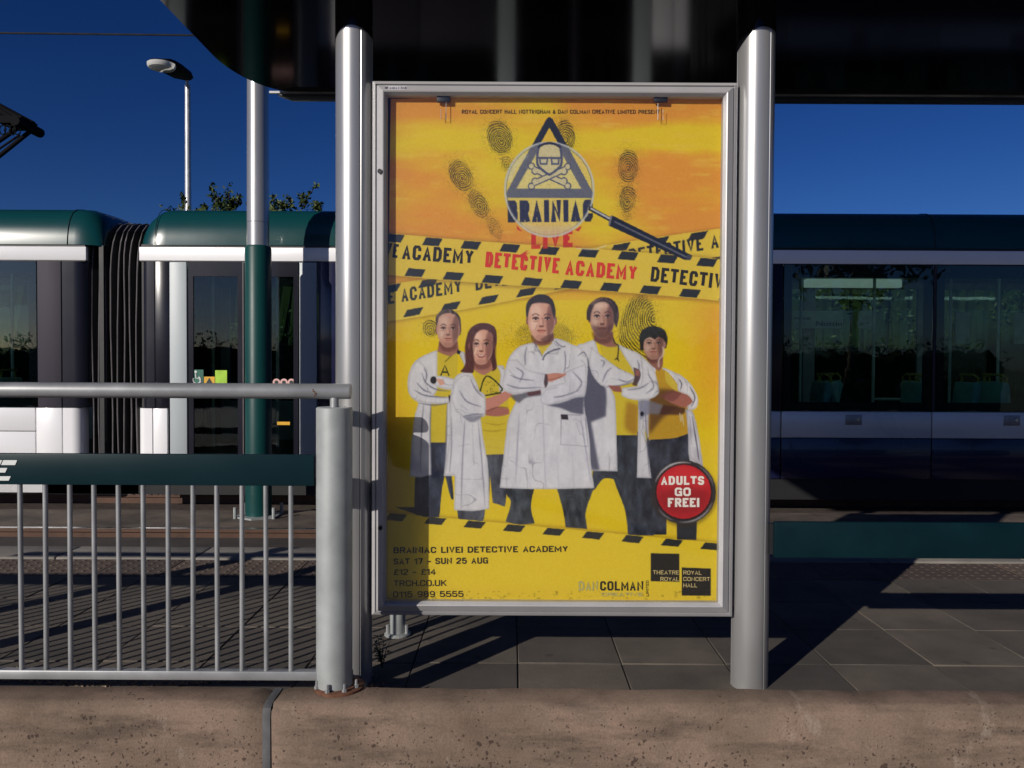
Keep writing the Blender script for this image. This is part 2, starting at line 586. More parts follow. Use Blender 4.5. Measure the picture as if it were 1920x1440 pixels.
struct('centre_strip', MB().box(-60, 60, 7.62, 8.62, -0.5, -0.43), surface('sandy_centre_strip', (0.095, 0.072, 0.056), 0.95, 0, 0.6, 3, 0.6, 60))
struct('far_path', MB().box(-60, 60, 11.7, 13.2, -0.7, -0.2), M_asph)
# loose grit gathered behind the fence foot
gm = MB()
for k in range(2600):
    x = rng.uniform(-4.2, 2.6)
    if x > -0.50:
        continue
    y = 3.07 + abs(rng.normal(0, 0.055)) + 0.03 * math.sin(x * 5)
    s = rng.uniform(0.003, 0.010)
    c = Vector((x, y, Z_PLAT + s * 0.4))
    a = rng.uniform(0, 6.28)
    p = [c + Vector((math.cos(a + q * 2.1) * s * (1 + .4 * (q % 2)), math.sin(a + q * 2.1) * s, -s * .4)) for q in range(3)] + [c + Vector((0, 0, s * 0.7))]
    gm.poly(p, [(0, 1, 3), (1, 2, 3), (2, 0, 3)])
M_grit = surface('brown_grit_and_leaf_litter', (0.20, 0.15, 0.105), 0.9, 0, 0.7, 60)
tag(gm.build('grit', M_grit), 'loose brown grit and leaf litter lying along the back of the concrete wall', 'grit', kind='stuff')

# ------------------------------------------------------------------ shelter: two posts, canopy
YP = 3.10
sh = thing('tram_shelter', (0.16, YP, Z_PLAT), 'tram stop shelter with dark glossy flat canopy on round aluminium posts', 'shelter')


def post_mesh(r, z0, z1, grooves=True):
    rings = []
    n = 144
    for z in (z0, z1):
        rg = []
        for k in range(n):
            a = 2 * math.pi * k / n
            rad = r
            if grooves:
                for gdeg in (-60, 68, 180):
                    dd = abs((math.degrees(a) - gdeg + 180) % 360 - 180)
                    if dd < 2.2:
                        rad = r * 0.95
            rg.append((rad * math.cos(a), rad * math.sin(a), z))
        rings.append(rg)
    return MB().loft(rings)


xl = ax(664, YP, 700)
xr = ax(1411, YP, 700)
p0 = post_mesh(0.0715, Z_PLAT - 0.02, 2.705).build('post', M_post, None, smooth=True)
p0.data.set_sharp_from_angle(angle=math.radians(20))
p0.parent = sh
p0.location = Vector((xl, YP, 0)) - sh.location
p1 = copy_part(p0, sh, Vector((xr, YP, 0)) - sh.location)
p2 = copy_part(p0, sh, Vector((3.25, YP, 0)) - sh.location)
ZC = 2.70
for x, dl, dr in ((xl, 0.045, 0.03), (xr, 0.065, 0.01), (3.25, 0.05, 0.02)):  # black sleeve painting canopy shade onto the post tops, rim arched like its edge
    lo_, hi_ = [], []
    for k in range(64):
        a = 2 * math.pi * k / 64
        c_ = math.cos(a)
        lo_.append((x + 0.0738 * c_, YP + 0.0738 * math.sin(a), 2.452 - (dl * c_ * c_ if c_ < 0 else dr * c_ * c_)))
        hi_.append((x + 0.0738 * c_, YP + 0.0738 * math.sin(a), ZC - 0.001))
    MB().loft([lo_, hi_], caps=False).build('post_top_shade', M_soffit, sh, smooth=True)
cx0, cx1, cy0, cy1 = -1.50, 3.75, 2.50, 4.50
ol = []
for (cx, cy, a0, rad) in ((cx0 + .30, cy1 - .55, 90, .30), (cx0 + .05, cy0 + .05, 180, .05), (cx1 - .05, cy0 + .05, 270, .05), (cx1 - .25, cy1 - .25, 0, .25)):
    ry = 0.55 if rad == .30 else rad
    for k in range(17):
        a = math.radians(a0 + k * 90 / 16)
        ol.append((cx + rad * math.cos(a), cy + ry * math.sin(a)))


def grow(ol, d):
    mx, my = (cx0 + cx1) / 2, (cy0 + cy1) / 2
    return [(x + (d if x > mx else -d), y + (d if y > my else -d)) for x, y in ol]


cm = MB().loft([[(x, y, ZC) for x, y in ol], [(x, y, ZC + 0.02) for x, y in ol]])
cm.build('soffit', M_soffit, sh)
rm = MB().loft([[(x, y, ZC + 0.022) for x, y in grow(ol, -0.01)], [(x, y, ZC + 0.05) for x, y in grow(ol, 0.012)],
                [(x, y, ZC + 0.15) for x, y in grow(ol, 0.012)], [(x, y, ZC + 0.19) for x, y in grow(ol, -0.06)]])
rm.build('canopy_roof', M_rooftop, sh, smooth=True)
# far rim: thin bright lip over a dark gutter
MB().box(cx0 + 0.12, cx1 - 0.12, cy1 - 0.012, cy1 + 0.006, ZC - 0.006, ZC + 0.006).build('rim_lip', surface('worn_rim_lip', (0.35, 0.36, 0.37), 0.5, 0.3, 0.5, 5), sh)
MB().prism_y([(cx0 + 0.16, ZC - 0.008), (cx0 + 0.24, ZC - 0.034), (cx1 - 0.24, ZC - 0.034), (cx1 - 0.16, ZC - 0.008)], cy1 - 0.004, cy1 + 0.05).build('gutter', M_rim, sh, bevel=0.004)

# ------------------------------------------------------------------ advertising case
YF = 3.03
A = at(693, 147, YF); B = at(1383, 150, YF); C = at(1381, 1160, YF); D = at(697, 1158, YF)
X0, X1, Z0, Z1 = (A.x + D.x) / 2, (B.x + C.x) / 2, (C.z + D.z) / 2, (A.z + B.z) / 2
case = thing('advertising_case', ((X0 + X1) / 2, 3.08, Z0), 'tall glazed aluminium poster case fixed between the two shelter posts', 'poster case')
FW = 0.057


def frame_bar(name, p, q, inward):
    """mitred frame bar from corner p to q, stepped section"""
    p, q = Vector(p), Vector(q)
    d = (q - p).normalized()
    inn = Vector(inward)
    sec = [(0.0, 0.10), (0.0, 0.030), (0.003, 0.027), (0.013, 0.021), (0.0145, 0.028), (0.018, 0.028), (0.0195, 0.019), (0.045, 0.001), (0.049, 0.003), (FW, 0.020), (FW, 0.05), (0.03, 0.10)]
    rings = []
    for base, s in ((p, 1), (q, -1)):
        rings.append([base + inn * a + d * s * a + Vector((0, b, 0)) for a, b in sec])
    return MB().loft(rings).build(name, M_frame, case)


frame_bar('frame_bar', (X0, YF, Z1), (X1, YF, Z1), (0, 0, -1))
frame_bar('frame_bar', (X0, YF, Z0), (X1, YF, Z0), (0, 0, 1))
frame_bar('frame_bar', (X0, YF, Z0), (X0, YF, Z1), (1, 0, 0))
frame_bar('frame_bar', (X1, YF, Z0), (X1, YF, Z1), (-1, 0, 0))
MB().box(X0 + 0.012, X1 - 0.012, 3.105, 3.145, Z0 + 0.012, Z1 - 0.012).build('back_panel', surface('case_backing', (0.05, 0.045, 0.04), 0.7), case)
M_glass = glass_mat('poster_glass', (0.985, 0.99, 0.985), 1.42, 0.03)
MB().box(X0 + 0.045, X1 - 0.045, 3.050, 3.054, Z0 + 0.045, Z1 - 0.045).build('glass_pane', M_glass, case)
for (px, py) in ((712, 321), (713, 990)):
    c = at(px, py, YF)
    MB().tube([(c.x, YF + 0.004, c.z), (c.x, YF - 0.003, c.z)], 0.009, 16).build('lock', M_black, case, smooth=True)
for (px) in (832, 1238):
    c = at(px, 187, 3.07)
    MB().box(c.x - 0.026, c.x + 0.026, 3.058, 3.072, c.z - 0.012, c.z + 0.012).build('poster_clip', M_black, case, bevel=0.002)
    w = MB()
    zt, zb = az(193, 3.066), az(224, 3.066)
    s = -1 if px < 1000 else 1
    w.tube([(c.x - 0.010 * s, 3.062, zt), (c.x - 0.010 * s, 3.062, zb), (c.x + 0.010 * s, 3.062, zb), (c.x + 0.010 * s, 3.062, (zt * 0.6 + zb * 0.4))], 0.0014, 6)
    w.build('wire_hook', M_steel, case)
# hinge bracket peeping out under the case
bx = at(742, 1172, 3.6)
ft = thing('bench_leg', (bx.x, 3.66, Z_PLAT), 'stubby grey metal foot with bolts behind the lower left corner of the poster case', 'post foot')
MB().tube([(bx.x, 3.66, Z_PLAT), (bx.x, 3.66, Z_PLAT + 0.006), (bx.x, 3.66, Z_PLAT + 0.012)], [0.062, 0.062, 0.055], 24).build('base_plate', M_galv, ft)
MB().tube([(bx.x, 3.66, Z_PLAT + 0.012), (bx.x, 3.66, Z_PLAT + 0.42)], 0.036, 24).build('leg', M_galv, ft, smooth=True)
for dx in (-0.044, 0.044):
    MB().tube([(bx.x + dx, 3.645, Z_PLAT + 0.012), (bx.x + dx, 3.645, Z_PLAT + 0.05)], 0.008, 8).build('bolt', M_steel, ft)

# ------------------------------------------------------------------ guard railing
YR = 2.78
rx1 = ax(590, YR, 880)
post_x = ax(627, 2.80, 1000)
rz = lambda py, px=300: at(px, py, YR).z
BAR_DX = 46.22 / F_PX * YR
bar_x0 = ax(38.4, YR, 920)


def railing(xe, label, with_e):
    base = thing('guard_railing', (xe, YR, 0.0), label, 'railing', 'guard railings along the concrete wall')
    x_post2 = -2.85 - (post_x - xe) if not with_e else -2.85
    return base


def build_railing():
    xs = post_x
    xe = -2.85
    t = thing('guard_railing', (xs, 2.80, 0.0), 'galvanised guard railing with dark green band and thin vertical bars left of the poster', 'railing', 'guard railings')
    zt = (rz(718) + rz(747)) / 2
    rt = (rz(718) - rz(747)) / 2
    xend = ax(658, 2.80, 732)
    MB().tube([(xe - 0.02, 2.80, zt), (xend - 0.004, 2.80, zt), (xend, 2.80, zt)], [rt, rt, rt * 0.93], 28).build('top_rail', M_steel, t, smooth=True)
    xj = ax(592, 2.80, 735)
    wj = MB()
    for k in range(5):
        wj.tube([(xj + random.uniform(-.006, .006), 2.80 - rt * 0.98, zt + rt * 0.28 - 0.006 * k), (xj + random.uniform(-.004, .01), 2.80 - rt * 1.005, zt + rt * 0.2 - 0.006 * k)], 0.0025, 6)
    wj.build('rust_spot', M_rust, t)
    gz1, gz0 = rz(851), rz(909)
    MB().box(xe + 0.05, rx1, YR - 0.012, YR + 0.012, gz0, gz1).build('name_band', M_green, t, bevel=0.003)
    bz1, bz0 = rz(1256), rz(1273)
    MB().box(xe + 0.05, ax(597, YR, 1262), YR - 0.012, YR + 0.022, bz0, bz1).build('bottom_rail', M_steel, t, bevel=0.004)
    b0 = None
    n = 0
    x = rx1 - 0.001
    xs_ = []
    k = 11
    while True:
        x = bar_x0 + k * BAR_DX
        if x < xe + 0.09:
            break
        xs_.append(x); k -= 1
    for x in xs_:
        if b0 is None:
            b0 = MB().tube([(0, 0, bz1 - 0.002), (0, 0, gz0 + 0.002)], 0.0085, 12).build('bar', M_steel, None, smooth=True)
            b0.parent = t; o = b0
        else:
            o = b0.copy(); col.objects.link(o); o.parent = t
        o.location = Vector((x, YR, 0)) - t.location
        o.rotation_euler = (0, random.uniform(-.003, .003), 0)
    # bollard post with flange and bolts
    def bollard(x):
        r = 0.0635
        zt_ = az(763, 2.80, 627)
        b = MB().tube([(x, 2.80, 0.012), (x, 2.80, zt_ - 0.004), (x, 2.80, zt_)], [r, r, r - 0.004], 48).build('bollard_post', M_galv, t, smooth=True)
        MB().tube([(x, 2.80, zt_ - 0.001), (x, 2.80, zt_ + 0.05)], 0.0155, 20).build('stem', M_steel, b, smooth=True)
        fl = MB().tube([(x + 0.018, 2.80, 0.001), (x + 0.018, 2.80, 0.010), (x + 0.018, 2.80, 0.013)], [0.088, 0.088, 0.082], 40).build('base_flange', M_rust, t, smooth=True)
        for a in (-150, -105, -60, -20, 60, 120):
            a = math.radians(a)
            bxx, byy = x + 0.012 + 0.076 * math.cos(a), 2.80 + 0.076 * math.sin(a)
            MB().tube([(bxx, byy, 0.012), (bxx, byy, 0.022), (bxx, byy, 0.0221), (bxx, byy, 0.040)], [0.009, 0.009, 0.0045, 0.0045], 6).build('bolt', M_steel, fl)
    bollard(xs)
    return t, gz0, gz1


rail_t, gz0, gz1 = build_railing()
# the letter E closing the stop's name on the green band
em = MB()
for (xa, xb, ya, yb) in ((7, 37, 862, 871), (-4, 18.5, 876.5, 885), (-16, 25, 892, 900)):
    sl = 4
    q = [at(xa + sl, ya, YR), at(xb, ya, YR), at(xb - sl, yb, YR), at(xa, yb, YR)]
    em.prism_y([(p.x, p.z) for p in q], YR - 0.0145, YR - 0.0118)
stem = [at(-6, 862, YR), at(9, 862, YR), at(-10, 900, YR), at(-25, 900, YR)]
em.prism_y([(p.x, p.z) for p in stem], YR - 0.0145, YR - 0.0118)
band = [c for c in rail_t.children if c.name.startswith('name_band')][0]
em.build('letter', M_white, band)


def copy_tree(o, parent=None):
    c = o.copy(); col.objects.link(c)
    if parent is not None:
        c.parent = parent
    for ch in o.children:
        if ch.name.startswith('letter'):
            continue
        copy_tree(ch, c)
    return c


r2 = copy_tree(rail_t)
r2.location = (-2.85, 2.80, 0)
r2['label'] = 'second length of guard railing further left along the wall, plain green band'
# a taller post beside it, its shadow falls across the platform
lp = MB().tube([(-3.52, 2.86, -0.1), (-3.52, 2.86, 2.9)], 0.062, 24).build('post', M_post, None, smooth=True)
tag(lp, 'tall round post beside the guard railing, throwing a long shadow over the platform', 'post')

# ------------------------------------------------------------------ green leaning board, right of the posts
YB = 3.02
g0 = at(1453, 980, YB); g1 = at(1453, 1047, YB)
lb = thing('leaning_board', (g0.x, YB, g1.z), 'dark green metal board spanning low between shelter posts to the right of the poster', 'board')
MB().box(g0.x, 3.20, YB, YB + 0.022, az(1047, YB, 1680), az(980, YB, 1680)).build('board', surface('deep_green_enamel', (0.0020, 0.014, 0.019), 0.4, spec=0.10), lb, bevel=0.003)
MB().box(g0.x - 0.012, g0.x + 0.05, YB + 0.024, YB + 0.05, g1.z + 0.01, g0.z - 0.01).build('bracket', M_black, lb)

# ------------------------------------------------------------------ weeds by the left post
M_weed = surface('weed_leaf', (0.03, 0.05, 0.02), 0.7, 0, 0.4, 30)


def weed(x, y, h, seed, label):
    r = random.Random(seed)
    mb = MB()
    for k in range(9):
        a = r.uniform(0, 6.28); hh = h * r.uniform(0.4, 1.0)
        tip = Vector((math.cos(a) * hh * 0.35, math.sin(a) * hh * 0.3, hh))
        mb.tube([(x, y, Z_PLAT), (x + tip.x * 0.4, y + tip.y * 0.4, Z_PLAT + tip.z * 0.6), (x + tip.x, y + tip.y, Z_PLAT + tip.z)], [0.002, 0.0016, 0.0008], 4)
        for q in range(7):
            f = r.uniform(0.15, 1)
            c = Vector((x + tip.x * f, y + tip.y * f, Z_PLAT + tip.z * f))
            b = r.uniform(0, 6.28); L = r.uniform(0.012, 0.026)
            d = Vector((math.cos(b), math.sin(b), r.uniform(-.3, .6))).normalized() * L
            w = Vector((-d.y, d.x, 0)) * 0.32
            mb.poly([c, c + d * .5 + w, c + d, c + d * .5 - w], [(0, 1, 2, 3)])
    o = mb.build('weed', M_weed)
    tag(o, label, 'weed')


wp = at(716, 1255, 3.25)
weed(wp.x, 3.25, 0.16, 3, 'small dark weed sprouting from the paving behind the left shelter post')

# ------------------------------------------------------------------ tram
YT = 8.85
YT2 = YT + 2.4
tx = lambda px: ax(px, YT)
tz = lambda py: at(960, py, YT).z
M_tgreen = surface('tram_green_paint', (0.003, 0.043, 0.046), 0.22, 0, 0.06, 0.8, spec=0.4, coat=0.3)
M_twhite = surface('tram_white_paint', (0.80, 0.80, 0.82), 0.3, 0, 0.04, 0.8, coat=0.4, dirt=(0.5, 0.5, 0.5), dirt_at=0.72)
M_tsilver = surface('tram_silver_paint', (0.60, 0.60, 0.61), 0.28, 0.15, 0.07, 0.9, coat=0.3)
M_dpost = surface('pale_grey_door_post', (0.38, 0.42, 0.44), 0.45, 0, 0.06, 1)
M_tnavy = surface('tram_navy_paint', (0.010, 0.012, 0.045), 0.25, 0, 0.1, 0.8, coat=0.5)
M_tdark = surface('tram_smoked_panel', (0.010, 0.010, 0.018), 0.25, 0, 0.2, 0.8, spec=0.35)
M_tdark2 = surface('tram_grey_smoked_panel', (0.040, 0.036, 0.050), 0.6, 0, 0.12, 2, stretch=(6, 1, 0.3), spec=0.2)
M_seam = surface('black_seam', (0.004, 0.004, 0.006), 0.5)
M_under = surface('underframe_black', (0.006, 0.006, 0.007), 0.7)
M_bel = surface('bellows_rubber', (0.008, 0.008, 0.010), 0.55)
M_belrib = surface('bellows_rib_edge', (0.13, 0.12, 0.125), 0.5, 0, 0.2, 9)
M_tglass = glass_mat('tinted_tram_glass', (0.70, 0.80, 0.78), 1.52, 0.0, 0.06)
M_tint = surface('tram_interior_grey', (0.40, 0.43, 0.42), 0.6)
M_tfloor = surface('tram_floor', (0.05, 0.05, 0.055), 0.7)
M_seat = surface('teal_seat_shell', (0.20, 0.50, 0.52), 0.45)
M_seatp = surface('pale_green_seat_shell', (0.42, 0.70, 0.58), 0.45)
M_yel = surface('yellow_grab_handle', (0.42, 0.38, 0.07), 0.4)
M_pole = surface('pale_grab_pole', (0.50, 0.62, 0.55), 0.35)
M_sign = surface('pale_line_diagram', (0.62, 0.74, 0.66), 0.6)

tram = thing('tram', (tx(900), YT + 1.2, -0.375), 'green, white and navy articulated tram standing at the far track behind the platform', 'tram')

Z_BT, Z_BB = tz(466), tz(492)          # white band
Z_WB = tz(768)                          # window bottom / waist panel top
Z_WL = tz(818.5)                        # waist panel bottom
Z_SK = tz(895)                          # navy skirt bottom
Z_FL = -0.08

ROOF = [(0.0, 0.022), (0.006, 0.10), (0.022, 0.20), (0.055, 0.30), (0.11, 0.385), (0.20, 0.445), (0.36, 0.475), (0.8, 0.49), (1.2, 0.492)]
ROOF = ROOF + [(2.4 - y, z) for y, z in reversed(ROOF[:-1])]


def roof(x0, x1, round0=True, round1=True, name='roof'):
    rings = []
    xs = []
    R = 0.30
    for k in range(9):
        t = k / 8
        xs.append((x0 + R * (1 - math.cos(t * math.pi / 2)) if round0 else x0 + R * t, math.sin(t * math.pi / 2) if round0 else 1))
    for k in range(9):
        t = k / 8
        xs.append((x1 - R + R * math.sin(t * math.pi / 2) if round1 else x1 - R + R * t, math.cos(t * math.pi / 2) if round1 else 1))
    for x, s in xs:
        s2 = 0.30 + 0.70 * s
        rings.append([(x, YT + 1.2 + (y - 1.2) * (0.93 + 0.07 * s), Z_BT + z * s2) for y, z in ROOF])
    return MB().loft(rings).build(name, M_tgreen, tram, smooth=True)


carriages = [(-1500, 190, False, True), (262, 1286, True, True), (1380, 2600, True, False)]
for (a, b, ra, rb) in carriages:
    rf = roof(tx(a), tx(b), ra, rb)
    for s in ((tx(128), tx(290))[0:1] if a < 0 else (tx(292), tx(1256)) if a < 1000 else (tx(1750),)):
        pts = [(s, YT + y - 0.004, Z_BT + z + 0.002) for y, z in ROOF[:9]]
        MB().tube(pts, 0.004, 6).build('seam', M_seam, rf)
    e0 = tx(a) + 0.02; e1 = tx(b) - (0.14 if b < 2000 else 0)
    if a < 0: e1 = tx(163)
    if a == 262: e0 = tx(262)
    # black gap line, then white band under the roof
    MB().box(e0 + 0.02, e1 - 0.02, YT + 0.012, YT + 0.05, Z_BT, Z_BT + 0.03).build('roof_gap', M_seam, tram)
    MB().box(e0, e1, YT - 0.004, YT + 0.05, Z_BB, Z_BT - 0.001).build('white_band', M_twhite, tram, bevel=0.008)
    MB().box(e0 + 0.01, e1 - 0.01, YT - 0.001, YT + 0.04, Z_BB - 0.0095, Z_BB - 0.0005).build('seal', M_seam, tram)
    # ceiling, floor, far wall
    MB().box(tx(a) + 0.16, tx(b) - 0.2, YT + 0.052, YT2 - 0.052, Z_BB + 0.05, Z_BT + 0.02).build('ceiling', M_tint, tram)
    MB().box(tx(a) + 0.03, tx(b) - 0.03, YT + 0.052, YT2 - 0.052, Z_FL - 0.06, Z_FL).build('floor', M_tfloor, tram)
    fw = MB()
    fw.box(tx(a), tx(b), YT2 - 0.05, YT2, Z_SK, Z_WB - 0.02).box(tx(a), tx(b), YT2 - 0.05, YT2, Z_BB - 0.04, Z_BT)
    xx = tx(a)
    while xx < tx(b):
        fw.box(xx, xx + 0.16, YT2 - 0.049, YT2 - 0.001, Z_WB - 0.02, Z_BB - 0.04)
        xx += 1.62
    fw.build('far_wall', M_tint, tram)
    MB().box(tx(a) + 0.17, tx(b) - 0.02, YT2 - 0.03, YT2 - 0.024, Z_WB - 0.02, Z_BB - 0.04).build('far_glass', M_tglass, tram)
    # ends close the body
    for xe, s in ((tx(a), 1), (tx(b), -1)):
        MB().box(xe, xe + s * 0.05, YT + 0.06, YT + 0.55, Z_SK, Z_BT + 0.02).box(xe, xe + s * 0.05, YT2 - 0.55, YT2 - 0.06, Z_SK, Z_BT + 0.02).box(xe, xe + s * 0.05, YT + 0.551, YT2 - 0.551, Z_BT - 0.25, Z_BT + 0.02).build('end_wall', M_bel, tram)
    MB().box(tx(a) + 0.25, tx(b) - 0.25, YT + 0.16, YT2 - 0.1, Z_SK - 0.10, Z_SK + 0.2).build('underframe', M_under, tram)


def panel(name, p0, p1, z0, z1, mat, gap=0.004, d0=0.0, d1=0.045, bev=0.006, par=None):
    return MB().box(tx(p0) + gap, tx(p1) - gap, YT + d0, YT + d1, z0, z1).build(name, mat, par or tram, bevel=bev)


def curved_end(p0, p1, z0, z1, mat, left=False, name='end_panel'):
    """panel whose outer edge turns away into the joint"""
    xa, xb = tx(p0) + 0.003, tx(p1)
    pts = []
    for k in range(9):
        a = k / 8 * math.pi / 2
        w = (xb - xa) * 0.55
        pts.append((xb - w + w * math.sin(a), YT + 0.12 * (1 - math.cos(a))))
    if left:
        pts = [(xa + xb - x, y) for x, y in pts]
        o = [(xb, YT)] + pts + [(xa, YT + 0.16), (xb, YT + 0.16)]
    else:
        o = [(xa, YT)] + pts + [(xb, YT + 0.16), (xa, YT + 0.16)]
    return MB().loft([[(x, y, z0) for x, y in o], [(x, y, z1) for x, y in o]]).build(name, mat, tram, smooth=True)


def window(p0, p1, seam=True):
    w = MB().box(tx(p0) + 0.003, tx(p1) - 0.003, YT + 0.004, YT + 0.010, Z_WB + 0.001, Z_BB - 0.002).build('window', M_tglass, tram)
    f = MB()
    xa, xb = tx(p0) + 0.004, tx(p1) - 0.004
    f.box(xa, xb, YT + 0.011, YT + 0.045, Z_WB, Z_WB + 0.10).box(xa, xb, YT + 0.011, YT + 0.045, Z_BB - 0.15, Z_BB - 0.002)
    f.box(xa, xa + 0.09, YT + 0.0112, YT + 0.044, Z_WB + 0.1, Z_BB - 0.15).box(xb - 0.09, xb, YT + 0.0112, YT + 0.044, Z_WB + 0.1, Z_BB - 0.15)
    f.build('window_frame', M_tdark, w)
    return w


# --- left carriage
for a, b in ((-1480, -760), (-755, -340), (-335, 69)):
    window(a, b)
panel('pillar', 70, 116, Z_WB, Z_BB - 0.002, M_tdark2)
curved_end(117, 164, Z_WB - 0.0, Z_BB - 0.002, M_tdark)
zmid = tz(813)
for a, b in ((-1480, -760), (-755, -340), (-335, 66)):
    panel('waist_panel', a, b, zmid + 0.004, Z_WB - 0.006, M_twhite)
    panel('lower_panel', a, b, Z_SK - 0.10, zmid - 0.004, M_twhite)
panel('waist_panel', 66.5, 116, Z_SK - 0.10, Z_WB - 0.006, M_twhite)
curved_end(117, 152, Z_SK - 0.10, Z_WB - 0.006, M_twhite, name='waist_panel')
# --- middle carriage
curved_end(263, 290, Z_WB, Z_BB - 0.002, M_tdark, True)
panel('pillar', 290.5, 318, Z_WB, Z_BB - 0.002, M_tdark)
curved_end(255, 285, Z_SK - 0.05, Z_WB - 0.006, M_twhite, True, name='waist_panel')
panel('waist_panel', 286, 314, Z_SK - 0.05, Z_WB - 0.006, M_twhite)


def door(p0, p1, stickers=False):
    """double plug door between two pale posts"""
    pm = (p0 + p1) / 2
    zb, zt_ = Z_SK - 0.02, Z_BB - 0.012
    for a, b in ((p0, p0 + 34), (p1 - 34, p1)):
        panel('door_post', a, b, zb, zt_, M_dpost, 0.004, -0.012, 0.04, 0.012)
    leaves = []
    for a, b in ((p0 + 35, pm - 1), (pm + 1, p1 - 35)):
        xa, xb = tx(a) + 0.003, tx(b) - 0.003
        f = MB()
        f.box(xa, xa + 0.055, YT, YT + 0.04, zb, zt_).box(xb - 0.055, xb, YT, YT + 0.04, zb, zt_)
        f.box(xa + 0.055, xb - 0.055, YT, YT + 0.04, zb, zb + 0.10).box(xa + 0.055, xb - 0.055, YT, YT + 0.04, zt_ - 0.16, zt_)
        L = f.build('door', M_tdark, tram)
        MB().box(xa + 0.056, xb - 0.056, YT + 0.012, YT + 0.018, zb + 0.101, zt_ - 0.161).build('pane', M_tglass, L)
        leaves.append(L)
    MB().box(tx(pm) - 0.006, tx(pm) + 0.006, YT - 0.01, YT + 0.002, zb, zt_).build('door_edge', surface('door_edge_strip', (0.10, 0.085, 0.09), 0.4) if 'door_edge_strip' not in bpy.data.materials else bpy.data.materials['door_edge_strip'], tram)
    MB().box(tx(p0), tx(p1), YT + 0.0, YT + 0.04, Z_BB - 0.011, Z_BB - 0.002).build('door_header', M_tdark, tram)
    return leaves


leaves = door(318, 595)
panel('pillar', 596, 642, Z_WB, Z_BB - 0.002, M_tnavy)
window(643, 926)
for a, b in ((596, 642), (643, 784), (785, 926)):
    panel('waist_panel', a, b, Z_SK - 0.05, Z_WB - 0.006, M_twhite if b < 700 else M_tdark2)
door(930, 1216)
window(1217, 1256)
curved_end(1257, 1288, Z_WB, Z_BB - 0.002, M_tdark)
panel('waist_panel', 1217, 1256, Z_SK - 0.05, Z_WB - 0.006, M_twhite)
curved_end(1257, 1294, Z_SK - 0.05, Z_WB - 0.006, M_twhite, name='waist_panel')
# --- right carriage
curved_end(1378, 1408, Z_WB, Z_BB - 0.002, M_tdark, True)
panel('pillar', 1409, 1467, Z_WB, Z_BB - 0.002, M_tdark)
for a, b in ((1468, 1748), (1754, 2050), (2056, 2340), (2346, 2590)):
    window(a, b)
    w = MB().box(tx(b) + 0.004, tx(b) + 0.026, YT - 0.006, YT + 0.03, Z_WB, Z_BB - 0.002).build('window_seam', M_tdark2, tram)
for a, b in ((1379, 1465), (1466, 1748), (1749, 2050), (2051, 2345), (2346, 2590)):
    panel('waist_panel', a, b, Z_WL + 0.004, Z_WB - 0.006, M_tsilver)
    panel('skirt', a, b, Z_SK, Z_WL - 0.002, M_tnavy, 0.003)
for px in (1601, 1898, 2160):
    c = Vector((tx(px), YT, tz(784)))
    s = MB().box(c.x - 0.092, c.x + 0.092, YT - 0.007, YT - 0.0005, c.z - 0.058, c.z + 0.058).build('socket_plate', surface('socket_plate_grey', (0.30, 0.30, 0.31), 0.35, 0.5) if 'socket_plate_grey' not in bpy.data.materials else bpy.data.materials['socket_plate_grey'], tram, bevel=0.006)
    MB().tube([(c.x + 0.045, YT - 0.007, c.z + 0.005), (c.x + 0.045, YT - 0.022, c.z + 0.005)], [0.024, 0.017], 14).build('socket_knob', M_railtop, s, smooth=True)
MB().box(tx(1379), tx(2590), YT + 0.03, YT + 0.05, Z_SK - 0.24, Z_SK - 0.004).build('under_skirt', M_under, tram)
MB().box(tx(255), tx(1290), YT + 0.05, YT + 0.07, Z_SK - 0.22, Z_SK - 0.06).build('under_skirt', M_under, tram)
# white lining line along the left carriage foot
MB().box(tx(-1480), tx(76), YT + 0.02, YT + 0.06, Z_SK - 0.20, Z_SK - 0.11).build('under_skirt', M_tsilver, tram)

# --- bellows between the carriages: folded rubber with pale rib edges
BEL = [(0.10, Z_SK - 0.12), (0.10, 0.6), (0.10, 1.6), (0.105, 2.2), (0.12, 2.40), (0.16, 2.56), (0.23, 2.68), (0.34, 2.77), (0.50, 2.82), (1.2, 2.85)]
BEL = BEL + [(2.4 - y, z) for y, z in reversed(BEL[:-1])]


def bellows(p0, p1, n=9):
    xa, xb = tx(p0), tx(p1)
    rings = []
    for i in range(2 * n + 1):
        x = xa + (xb - xa) * i / (2 * n)
        o = 0.055 if i % 2 == 0 else 0.0
        rings.append([(x, YT + 1.2 + (y - 1.2) * (1 - o / 1.1), z - (o if z > 2.3 else 0)) for y, z in BEL])
    b = MB().loft(rings, caps=False).build('bellows', M_bel, tram)
    for i in range(1, 2 * n + 1, 2):
        x = xa + (xb - xa) * i / (2 * n)
        pts = [(x + 0.012 * math.sin(z * 2.1 + i), YT + 1.2 + (y - 1.2) * 1.004, z + (0.004 if z > 2.3 else 0)) for y, z in BEL[:10]]
        MB().tube(pts, 0.0075, 6, caps=False).build('rib', M_belrib, b, smooth=True)
    MB().box(xa + 0.02, xb - 0.02, YT + 0.3, YT + 2.1, -0.2, -0.05).build('gangway_floor', M_tfloor, b)


bellows(160, 267)
bellows(1290, 1382)

# --- bogies: wheels half hidden by the skirts
for px in (-600, -250, 700, 830, 1900, 2150):
    for y in (9.33, 10.77):
        w = MB().tube([(tx(px), y - 0.06, -0.075), (tx(px), y + 0.06, -0.075)], 0.30, 32).build('wheel', M_rail, tram, smooth=True)
    if px in (-600, 700, 1900):
        MB().box(tx(px) - 0.4, tx(px) + 1.2, 9.2, 10.9, -0.18, -0.02).build('bogie', M_under, tram)

# --- seats with yellow grab handles
seat_src = None


